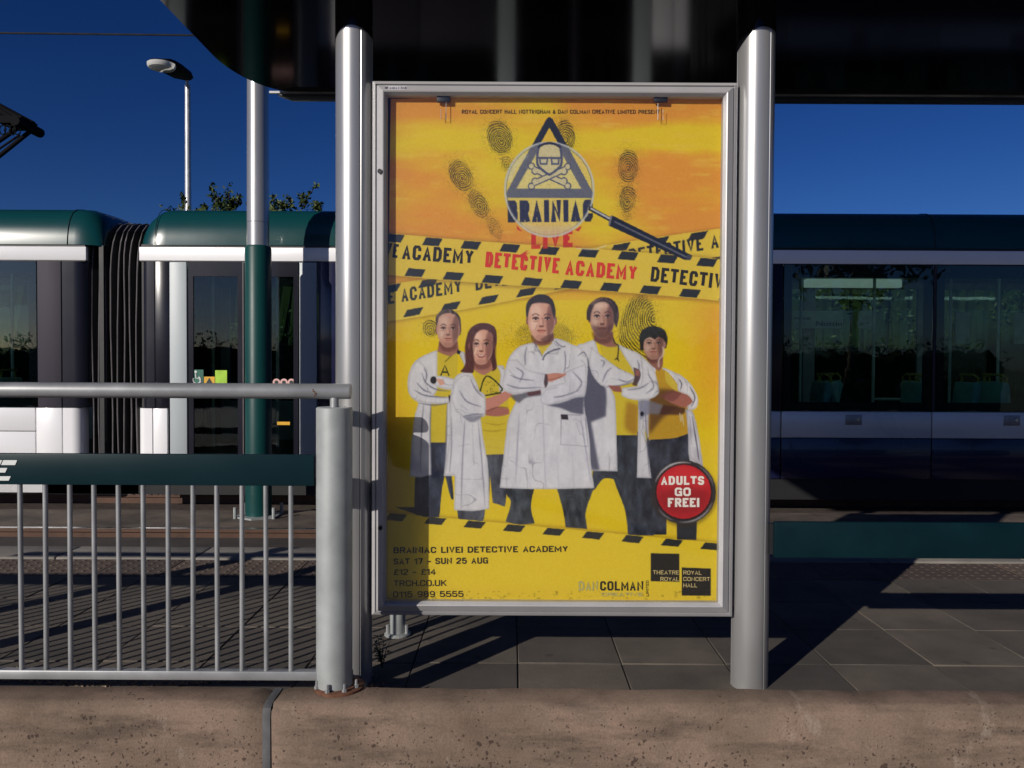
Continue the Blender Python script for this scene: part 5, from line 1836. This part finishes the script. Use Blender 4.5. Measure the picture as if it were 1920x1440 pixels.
m = cloth([[(1540, 660), (1580, 680), (1610, 800), (1634, 970), (1590, 940), (1562, 900), (1552, 770)]], (196, 194, 206), 323, 50)
folds([[(1505, 500), (1520, 530), (1512, 560)], [(1560, 540), (1590, 600), (1570, 650)], [(1535, 500), (1550, 540)], [(1575, 700), (1600, 850), (1612, 940)], [(1562, 700), (1572, 850)]], 7, coatk, 0.7, 1.0)
stroke([(1510, 680), (1515, 730), (1522, 690), (1530, 750)], 4, (210, 200, 190), C6, 0.6, 0.8)
head(1372, 316, 58, 82, [(1300, 330), (1296, 280), (1316, 240), (1366, 222), (1420, 236), (1444, 276), (1440, 330), (1424, 340), (1300, 350)], [(1330, 360), (1420, 350), (1420, 430), (1400, 460), (1350, 420)], 0.84, light='l', hcol=(38, 36, 36))
fill([(1302, 330), (1306, 262), (1360, 236), (1430, 256), (1436, 300), (1400, 278), (1378, 292), (1352, 280), (1322, 300), (1316, 352)], (38, 36, 36), C6, True, 1.0)
stroke([(1420, 330), (1424, 370), (1400, 400), (1398, 440)], 9, (216, 196, 190), C6, 1.2, 0.8)

# -- fourth man, behind the right shoulder of the middle one
legs([[(1160, 780), (1300, 780), (1340, 1000), (1390, 1180), (1372, 1335), (1235, 1335), (1220, 1200), (1150, 990)], [(1050, 985), (1190, 985), (1180, 1040), (1110, 1030), (1060, 1090), (1045, 1080)]], jean, 3)
fill([(1080, 300), (1180, 300), (1260, 420), (1290, 600), (1284, 800), (1165, 800), (1150, 600)], shirt, C6, True)
fill([(1230, 620), (1290, 640), (1286, 800), (1220, 760)], (160, 112, 40), C6, True, 5, 0.75)
m = cloth([[(1060, 292), (1010, 310), (960, 350), (990, 600), (1000, 900), (1040, 990), (1180, 992), (1170, 640), (1150, 560), (1100, 420)],
           [(1170, 310), (1230, 340), (1300, 372), (1360, 440), (1396, 540), (1392, 585), (1340, 612), (1310, 640), (1360, 1028), (1282, 1026), (1290, 620), (1270, 480), (1215, 380)]], coat, 330)
# cast darkness between him and the middle man, as printed
fill([(1000, 360), (1040, 420), (1080, 500), (1120, 560), (1118, 700), (1040, 730), (1085, 985), (1045, 985), (1000, 800)], (78, 78, 98), C6, True, 3, 0.9)
m2 = cloth([[(1040, 330), (1100, 380), (1180, 440), (1262, 480), (1280, 505), (1240, 528), (1120, 545), (1060, 500), (1030, 420)],
            [(1300, 376), (1366, 440), (1398, 545), (1385, 590), (1330, 612), (1250, 610), (1200, 590), (1205, 548), (1300, 540), (1310, 480)]], coat, 332)
folds([[(1090, 400), (1110, 412), (1100, 440)], [(1150, 440), (1120, 470), (1100, 520)], [(1180, 500), (1230, 518), (1270, 500)], [(1120, 545), (1200, 535), (1262, 520)],
       [(1340, 470), (1372, 540), (1330, 580)], [(1230, 560), (1300, 550), (1350, 520)], [(1285, 400), (1295, 440), (1280, 480)], [(1340, 440), (1350, 500)], [(1325, 640), (1335, 800), (1350, 1020)], [(1300, 640), (1300, 900)]], 8, coatd, 0.6, 1.5)
fill([(1264, 440), (1296, 455), (1302, 490), (1280, 540), (1258, 532), (1270, 490)], (74, 54, 62), C6, True, 1.2, 0.9)
fill([(1275, 450), (1298, 460), (1296, 486), (1276, 484)], (150, 98, 92), C6, True, 1.0)
fill([(1130, 535), (1195, 540), (1205, 572), (1160, 566)], (150, 92, 84), C6, True, 1.2)
fill([(1290, 620), (1330, 612), (1420, 640), (1400, 690), (1340, 690), (1300, 720)], (116, 118, 142), C6, True, 2.5, 0.75)
fill(ellipse(1310, 686, 10, 12), (30, 30, 44), C6, False, 0.7)
head(1100, 176, 68, 112, [(1018, 190), (1018, 140), (1040, 98), (1090, 70), (1146, 78), (1180, 116), (1188, 176), (1172, 232), (1160, 160), (1040, 160), (1030, 190)], [(1062, 260), (1158, 250), (1160, 300), (1180, 330), (1120, 330), (1056, 296)], 0.88, beard=True, hcol=(60, 46, 48))
fill([(1030, 130), (1060, 92), (1110, 78), (1150, 100), (1174, 150), (1178, 230), (1162, 200), (1156, 140), (1120, 98), (1066, 104), (1042, 150), (1036, 196), (1018, 180)], (60, 46, 48), C6, True, 1.4)
fill(ellipse(1094, 112, 40, 18), skinl, C6, False, 4, 0.6)
stroke([(1156, 280), (1166, 310), (1185, 330), (1180, 400)], 7, (60, 52, 34), C6, 0.8)
stroke([(1165, 400), (1180, 392), (1188, 410)], 5, (60, 52, 34), C6, 0.8)

# -- second, the woman
legs([[(480, 890), (580, 890), (600, 1020), (585, 1180), (520, 1160), (505, 1010), (500, 1180), (478, 1180)], [(330, 1190), (480, 1190), (470, 1252), (440, 1276), (340, 1262)]], (66, 68, 80), 4)
fill([(420, 440), (560, 440), (600, 560), (600, 900), (480, 905), (440, 640)], shirt, C6, True)
folds([[(450, 770), (520, 780), (590, 768)], [(460, 730), (540, 745), (590, 735)], [(470, 860), (560, 868)]], 5, shirtd, 0.6, 1.2)
m = cloth([[(400, 455), (350, 470), (315, 500), (290, 620), (288, 800), (262, 1015), (318, 1010), (316, 1200), (420, 1204), (502, 1192), (496, 980), (470, 820), (452, 690), (446, 560)],
           [(540, 430), (575, 430), (600, 520), (585, 600), (552, 560), (560, 480)]], coat, 340)
folds([[(372, 720), (360, 900), (352, 1180)], [(440, 720), (458, 900), (480, 1180)], [(340, 860), (400, 846)], [(300, 700), (300, 860), (290, 1000)], [(410, 740), (420, 960)]], 7, coatd, 0.5)
stroke([(445, 590), (486, 486), (566, 548), (560, 568)], 8, (48, 54, 22), C6, 0.6)
stroke([(478, 590), (564, 574)], 8, (48, 54, 22), C6, 0.6)
for k in range(34):
    a0, b0_ = prng.uniform(482, 545), prng.uniform(515, 580)
    stroke([(a0, b0_), (a0 + prng.uniform(-8, 8), b0_ + prng.uniform(-8, 8))], 3, (70, 84, 34), C6, 0.5, 0.8)
# crossed arms, rolled sleeves
fill([(478, 608), (540, 588), (600, 560), (628, 566), (620, 590), (560, 640), (500, 676), (476, 660)], (196, 132, 118), C6, True, 0.8)
fill([(480, 668), (540, 652), (606, 660), (606, 690), (540, 700), (480, 694)], (168, 106, 96), C6, True, 0.8)
stroke([(490, 672), (550, 650), (600, 655)], 5, (96, 50, 50), C6, 1.0, 0.7)
m = cloth([[(330, 500), (390, 480), (432, 520), (440, 560), (478, 590), (480, 690), (450, 706), (398, 728), (356, 700), (312, 650), (296, 580)]], coat, 344)
folds([[(400, 500), (430, 560), (470, 600)], [(340, 560), (380, 620), (460, 650)], [(360, 700), (420, 690), (474, 688)], [(350, 640), (390, 670)], [(476, 596), (480, 686)]], 8, coatd, 0.6, 1.4)
fill([(360, 700), (470, 692), (440, 722), (400, 730)], coatd, C6, True, 2, 0.6)
hcw = (84, 48, 50)
fill([(395, 240), (430, 212), (480, 206), (530, 230), (540, 300), (532, 360), (540, 440), (516, 462), (505, 400), (470, 430), (416, 420), (414, 470), (370, 468), (345, 462), (372, 420), (370, 330), (380, 280)], hcw, C6, True, 1.0)
head(458, 322, 64, 104, [(398, 300), (404, 250), (450, 214), (510, 222), (534, 270), (530, 310)], [(424, 390), (500, 400), (520, 450), (470, 480), (415, 450)], 1.02, smile=True, hcol=hcw)
fill([(396, 330), (398, 268), (430, 226), (486, 208), (530, 236), (540, 300), (516, 262), (470, 240), (430, 262), (412, 320), (420, 400), (418, 466), (372, 466), (388, 400)], hcw, C6, True, 1.2)
for k in range(9):
    x0_ = 372 + k * 5.5
    stroke([(400 + k * 2, 262 - k * 3), (x0_ + 8, 330), (x0_ - 4, 380), (x0_ + 6, 425), (x0_ - 6, 466)], 4, ((140, 84, 74), (58, 32, 38))[k % 2], C6, 1.0, 0.55, taper=True)
for k in range(5):
    stroke([(512 + k * 4, 300), (520 + k * 4, 350), (512 + k * 5, 400), (524 + k * 3, 446)], 4, ((130, 78, 70), (50, 28, 34))[k % 2], C6, 1.0, 0.55, taper=True)
stroke([(520, 300), (524, 380), (524, 440)], 7, (50, 30, 36), C6, 1.6, 0.6)

# -- third, the middle man in front
legs([[(582, 1070), (742, 1070), (722, 1180), (742, 1270), (660, 1276), (588, 1262), (616, 1160), (596, 1120)], [(856, 1070), (1060, 1070), (1045, 1110), (1012, 1210), (1020, 1300), (905, 1290), (892, 1200)]], (52, 56, 64), 5)
for k in range(26):
    x0_ = prng.choice([610, 900]) + prng.uniform(0, 90); y0_ = prng.uniform(1110, 1255)
    stroke([(x0_, y0_), (x0_ + prng.uniform(12, 40), y0_ + prng.uniform(-14, 14))], 5, (104, 110, 116), C6, 1.2, 0.6, taper=True)
m = cloth([[(735, 308), (690, 318), (650, 336), (610, 380), (588, 440), (570, 540), (620, 580), (640, 620), (600, 720), (578, 900), (556, 1080), (620, 1084), (800, 1088), (1058, 1082), (1040, 960), (1030, 800), (1004, 640), (1010, 560), (1024, 430), (1000, 350), (940, 318), (850, 286)]], coat, 350, 30)
sm = m
fill([(752, 316), (836, 308), (800, 350), (782, 378)], (210, 186, 70), C6, True, 0.7)
stroke([(740, 300), (756, 340), (784, 382)], 6, coatd, C6, 1.0, 0.7)
stroke([(784, 402), (800, 372), (840, 350), (880, 340)], 8, coatk, C6, 1.0, 0.8)
stroke([(850, 300), (884, 330), (905, 328)], 6, coatd, C6, 1.0, 0.8)
# dark fall of shadow under the folded arms and at the side, printed
fill([(612, 590), (700, 572), (770, 560), (778, 590), (700, 600), (660, 630), (630, 612)], (92, 90, 104), C6, True, 2, 0.85)
fill([(800, 640), (880, 628), (960, 600), (1006, 596), (1000, 640), (1000, 690), (940, 680), (880, 656)], (84, 84, 104), C6, True, 2, 0.9)
fill([(700, 572), (772, 556), (776, 578), (716, 592)], (92, 52, 60), C6, True, 1.5, 0.8)
# arms
m = cloth([[(600, 400), (650, 400), (690, 440), (730, 460), (800, 474), (806, 530), (780, 556), (700, 572), (620, 580), (576, 556), (572, 500)],
           [(1012, 420), (1020, 500), (1010, 590), (960, 598), (880, 622), (800, 640), (772, 620), (776, 590), (815, 545), (900, 520), (900, 470), (960, 440)]], (210, 208, 218), 355, 30)
folds([[(640, 440), (680, 470), (660, 520)], [(610, 480), (660, 500), (740, 510)], [(590, 530), (660, 550), (780, 545)], [(700, 330), (690, 380), (694, 430)], [(800, 476), (806, 520), (796, 552)], [(600, 450), (640, 490)],
       [(940, 460), (990, 520), (960, 570)], [(840, 600), (900, 590), (980, 560)], [(970, 380), (1000, 360), (1016, 380)], [(900, 350), (905, 400), (900, 470)], [(815, 560), (860, 545)], [(985, 400), (1010, 420)]], 8, coatd, 0.6, 1.5)
fill([(802, 478), (850, 470), (896, 474), (908, 462), (904, 482), (870, 500), (830, 516), (806, 512)], (196, 134, 118), C6, True, 0.8)
stroke([(812, 506), (850, 500), (890, 486)], 4, (120, 66, 60), C6, 0.8, 0.7)
fill([(798, 476), (808, 480), (812, 524), (800, 548), (790, 520)], (70, 52, 62), C6, True, 1.2, 0.85)
# coat front: placket, pocket, badge
stroke([(786, 640), (790, 820), (800, 1080)], 5, coats, C6, 1.6, 0.8)
folds([[(660, 680), (650, 860), (640, 1060)], [(860, 900), (870, 1080)], [(940, 880), (950, 1080)], [(985, 700), (1010, 860), (1040, 1060)], [(700, 1000), (720, 1080)], [(610, 760), (596, 960)]], 8, coats, 0.8, 2.5)
stroke([(884, 690), (990, 694)], 4, coatd, C6, 0.8, 0.6)
stroke([(882, 700), (880, 850), (1024, 860), (1010, 710)], 4, coatd, C6, 0.8, 0.6, smooth=False)
fill([(880, 690), (916, 692), (920, 718), (884, 716)], (54, 48, 58), C6, False, 0.6)
folds([[(980, 720), (1000, 770)], [(960, 730), (985, 800)], [(990, 790), (1010, 830)]], 7, coatd, 0.6, 1.2)
head(778, 188, 74, 112, [(700, 190), (696, 130), (712, 84), (760, 54), (812, 62), (844, 100), (852, 150), (846, 200)], [(738, 250), (836, 246), (846, 290), (800, 320), (748, 310)], 1.0)
fill([(698, 170), (698, 110), (722, 76), (776, 56), (826, 74), (848, 120), (850, 190), (834, 150), (822, 108), (770, 98), (722, 104), (708, 150)], (56, 48, 50), C6, True, 1.2)
fill([(770, 292), (826, 262), (846, 266), (840, 300), (800, 308)], (84, 54, 54), C6, True, 2.0, 0.6)

# ---- foot panel laid over their feet
fill([(20, dy_(20)), (1830, dy_(1830)), (1830, 860), (20, 860)], (226, 197, 44), T7, False)
fill([(20, 860), (20, 700), (1830, 740), (1830, 860)], (220, 186, 48), T7, False, 12, 0.4)
for i in range(-1, 9):
    x = 84 + i * 203
    stripe(x, dy_(x) + 3, 90, 34, ds, T7, 26)
# feet that reach over the edge of the tape
fill([(112, 300), (345, 300), (338, 352), (262, 350), (215, 335)], (40, 46, 64), T7, False, 0.6)
fill([(1560, 380), (1662, 380), (1662, 470), (1562, 466)], (36, 38, 46), T7, False, 0.6)

# ---- round badge
T7b = T7
fill(ellipse(1600, 232, 170, 168), (60, 40, 10), T7, False, 5, 0.5)
fill(ellipse(1597, 222, 166, 166), (44, 42, 46), T7, False)
for a0, a1, cc_, al in ((200, 290, (200, 200, 204), .9), (20, 100, (170, 170, 176), .8), (300, 350, (130, 130, 136), .7), (110, 150, (150, 150, 150), .6)):
    pts = [(1597 + 155 * math.cos(math.radians(q)), 222 + 155 * math.sin(math.radians(q))) for q in range(a0, a1, 6)]
    stroke(pts, 10, cc_, T7, 1.4, al, taper=True)
fill(ellipse(1597, 222, 148, 148), (20, 14, 16), T7, False)
fill(ellipse(1597, 220, 140, 140), (196, 22, 34), T7, False, 0.8)
fill(ellipse(1597, 250, 136, 96), (120, 8, 20), T7, False, 10, 0.5)
fill([(1470, 160), (1597, 84), (1724, 160), (1700, 214), (1597, 196), (1494, 214)], (222, 52, 58), T7, True, 8, 0.55)

# ---- black partner squares
fill([(1428, 538), (1576, 542), (1576, 688), (1428, 684)], (30, 26, 22), T7, False)
fill([(1588, 612), (1736, 618), (1736, 760), (1588, 758)], (30, 26, 22), T7, False)

# print wear: faint grain, scuffs near the foot, slight sun fading
art += (fbm(3, 3, 90, 2)[..., None] - 0.5) * 9
scf = ((fbm(7, 4, 95, 3) > 0.70) & (UY > 1108) & (UY < 1124)).astype(np.float32)
art *= (1 - 0.25 * blur(scf, 0.8))[..., None]
art = np.clip(art, 3, 250)

# ---- the sheet itself, hung a little unevenly from its clips
SW, SH = 560, 846
ysel = np.linspace(0, GH - 1, SH); xsel = np.linspace(0, GW - 1, SW)
artb = np.stack([blur(art[..., k], 0.45) for k in range(3)], -1)
samp = artb[np.clip(np.round(ysel).astype(int), 0, GH - 1)][:, np.clip(np.round(xsel).astype(int), 0, GW - 1)]
srgb = samp / 255.0
linc = np.where(srgb <= 0.04045, srgb / 12.92, ((srgb + 0.055) / 1.055) ** 2.4)
PAPER_GAIN = 0.86
linc = np.clip(linc * PAPER_GAIN, 0, 0.88)
YPO = 3.082
cA, cB, cC, cD = (at(PX0, PY0, YPO), at(PX1, PY0, YPO), at(PX1, PY1, YPO), at(PX0, PY1, YPO))


def pos(px, py, off=0.0):
    """point of the sheet that carries the print position (px, py)"""
    p = at(px, py, YPO)
    return Vector((p.x, YPO - off + sheet_wave(px, py), p.z))


def sheet_wave(px, py):
    return 0.0016 * math.sin(px / 95.0) * math.exp(-(py - 180) / 160.0) + 0.0008 * math.sin(px / 170.0 + py / 240.0)


gx = PX0 + xsel / SS; gy = PY0 + ysel / SS
uu, vv = np.meshgrid((gx - PX0) / (PX1 - PX0), (gy - PY0) / (PY1 - PY0))
PXg, PYg = np.meshgrid(gx, gy)
X = (cA.x * (1 - uu) + cB.x * uu) * (1 - vv) + (cD.x * (1 - uu) + cC.x * uu) * vv
Z = (cA.z * (1 - uu) + cB.z * uu) * (1 - vv) + (cD.z * (1 - uu) + cC.z * uu) * vv
Yv = YPO + 0.0016 * np.sin(PXg / 95.0) * np.exp(-(PYg - 180) / 160.0) + 0.0008 * np.sin(PXg / 170.0 + PYg / 240.0)
# the sheet narrows a little towards its left top and sags at its top edge
X = X + (1 - uu) ** 6 * 0.022 * np.clip(1 - vv * 1.15, 0, 1)
Z = Z - (1 - vv) ** 12 * 0.004 * (1 + np.sin(PXg / 55.0 + 1))
co = np.stack([X, Yv, Z], -1).reshape(-1, 3).astype(np.float32)
idx = np.arange(SH * SW).reshape(SH, SW)
q = np.stack([idx[:-1, :-1], idx[1:, :-1], idx[1:, 1:], idx[:-1, 1:]], -1).reshape(-1, 4).astype(np.int32)
me = bpy.data.meshes.new('sheet')
me.vertices.add(len(co)); me.vertices.foreach_set('co', co.ravel())
me.loops.add(q.size); me.loops.foreach_set('vertex_index', q.ravel())
me.polygons.add(len(q)); me.polygons.foreach_set('loop_start', np.arange(0, q.size, 4, dtype=np.int32))
me.update(calc_edges=True)
ca = me.color_attributes.new('print', 'FLOAT_COLOR', 'POINT')
ca.data.foreach_set('color', np.concatenate([linc.reshape(-1, 3), np.ones((len(co), 1))], 1).astype(np.float32).ravel())
me.polygons.foreach_set('use_smooth', np.ones(len(q), bool))
me.validate()
Mp, nt, b = new_mat('printed_paper')
vc = N(nt, 'ShaderNodeVertexColor', layer_name='print')
pg_ = noise(nt, geo_pos(nt), 900, 2)
nt.links.new(mixc(nt, 0.10, vc.outputs[0], pg_, 'OVERLAY'), b.inputs['Base Color'])
b.inputs['Roughness'].default_value = 0.55
b.inputs['Specular IOR Level'].default_value = 0.25
me.materials.append(Mp)
poster = thing('poster', ((X0 + X1) / 2, YPO, Z0 + 0.07), 'yellow and orange theatre show poster with five people in white lab coats inside the case', 'poster')
so = bpy.data.objects.new('sheet', me); col.objects.link(so); attach(so, poster)

# ---- crisp lettering on the sheet
def print_mat(name, c):
    return surface(name, lin(c), 0.6, 0, 0.05, 20, spec=0.2)


K_BLACK = print_mat('black_print', (44, 38, 26)); K_RED = print_mat('red_print', (206, 56, 38))
K_WHITE = print_mat('white_print', (226, 220, 214)); K_GREY = print_mat('pale_print', (168, 164, 110)); K_CREAM = print_mat('cream_print', (190, 172, 120))


def letter(body, xa, ya, xb, yb, cap, mat, bold=0.0, shear=0.0, off=0.0014, xclip=None, label=None):
    t = min(0.255, 0.125 + bold * 2.2); w = 0.50
    _, W1 = block_text(body, t, w)
    w *= math.hypot(xb - xa, yb - ya) / cap / W1
    quads, W = block_text(body, t, max(w, t * 2.1), 0.12, shear)
    mb = MB()
    for k, q in enumerate(text_frame(quads, W, xa, ya, xb, yb, cap)):
        mb.poly([pos(x, y, off + (k % 12) * 0.00002) for x, y in q], [(0, 1, 2, 3)])
    return mb.build('lettering', mat, so)


letter('ACADEMY', 700 + 146 / 2.743, 160 + 893 / 2.743, 700 + 512 / 2.743, 160 + 921 / 2.743, 27.5, K_BLACK, 0.03)
letter('VE', 700 + 62 / 2.743, 160 + 880 / 2.743, 700 + 122 / 2.743, 160 + 888 / 2.743, 26, K_BLACK, 0.03)
letter('DETECTIVE', 700 + 574 / 2.743, 160 + 934 / 2.743, 700 + 952 / 2.743, 160 + 968 / 2.743, 29, K_RED, 0.035)
letter('ACADEMY', 700 + 985 / 2.743, 160 + 974 / 2.743, 700 + 1352 / 2.743, 160 + 1004 / 2.743, 28.5, K_RED, 0.035)
letter('DETECTIV', 700 + 1424 / 2.743, 160 + 1008 / 2.743, 1353, 160 + 1048 / 2.743, 28, K_BLACK, 0.03)
letter('ROYAL CONCERT HALL NOTTINGHAM & DAN COLMAN CREATIVE LIMITED PRESENT', 866, 213.5, 1237, 213.5, 7.6, K_BLACK, 0.012)
letter('BRAINIAC LIVE! DETECTIVE ACADEMY', 738, 1037.5, 1065, 1034.5, 11.6, K_BLACK, 0.034)
letter('SAT 17 - SUN 25 AUG', 738, 1058.5, 915, 1056.5, 11.6, K_BLACK, 0.034)
letter('\u00a312 - \u00a314', 738, 1078.5, 817, 1077.5, 11.4, K_BLACK, 0.02)
letter('TRCH.CO.UK', 738, 1099.5, 837, 1098.5, 11.4, K_BLACK, 0.02)
letter('0115 989 5555', 737, 1120, 869, 1119, 11.4, K_BLACK, 0.02)
letter('ADULTS', 1239, 909, 1320, 909, 16.5, K_WHITE, 0.05)
letter('GO', 1265, 930, 1295, 930, 16, K_WHITE, 0.05)
letter('FREE!', 1252, 950.5, 1311, 950.5, 17, K_WHITE, 0.05)
letter('DAN', 1085, 1107, 1121, 1107, 17.5, K_GREY, 0.02)
letter('COLMAN', 1125, 1107, 1206, 1107, 17.5, K_BLACK, 0.03)
letter('CREATIVE', 1128, 1117.5, 1205, 1117.5, 6.5, K_GREY, 0.03)
letter('LIMITED', 1216, 1118, 1216, 1088, 5, K_BLACK, 0.02)
letter('THEATRE', 1224, 1076.5, 1273, 1077, 7.5, K_CREAM, 0.012)
letter('ROYAL', 1238, 1089, 1273, 1089.5, 7.5, K_CREAM, 0.012)
letter('ROYAL', 1281, 1077, 1315, 1077.5, 7.5, K_CREAM, 0.012)
letter('CONCERT', 1281, 1089, 1331, 1089.5, 7.5, K_CREAM, 0.012)
letter('HALL', 1281, 1101, 1307, 1101, 7.5, K_CREAM, 0.012)
# small worn sticker with unreadable print on the frame's top bar
c0 = at(721, 167, YF); c1 = at(762, 158, YF)
fb = [c for c in case.children if c.name.startswith('frame_bar')][0]
yb_ = lambda z: YF + 0.001 + 0.018 * min(1, max(0, (z - (Z1 - 0.045)) / 0.0255)) - 0.0012
def quad(xa, xb, za, zb, d):
    return [(xa, yb_(za) - d, za), (xb, yb_(za) - d, za), (xb, yb_(zb) - d, zb), (xa, yb_(zb) - d, zb)]
stk = MB().poly(quad(c0.x, c1.x, c0.z - 0.002, c1.z, 0), [(0, 1, 2, 3)]).build('sticker', print_mat('faded_sticker', (176, 174, 180)), fb)
mk = MB(); W_ = c1.x - c0.x; H_ = c1.z - c0.z
for a_, b_, h0_, h1_ in ((.0, .15, .1, .75), (.22, .30, .15, .5), (.34, .46, .15, .55), (.50, .56, .15, .5), (.62, .66, .15, .6), (.73, .77, .1, .8), (.80, .86, .15, .6), (.90, .98, .1, .7)):
    mk.poly(quad(c0.x + W_ * a_, c0.x + W_ * b_, c0.z + H_ * h0_, c0.z + H_ * h1_, 0.0005), [(0, 1, 2, 3)])
mk.build('print', print_mat('grey_print', (84, 82, 90)), stk)
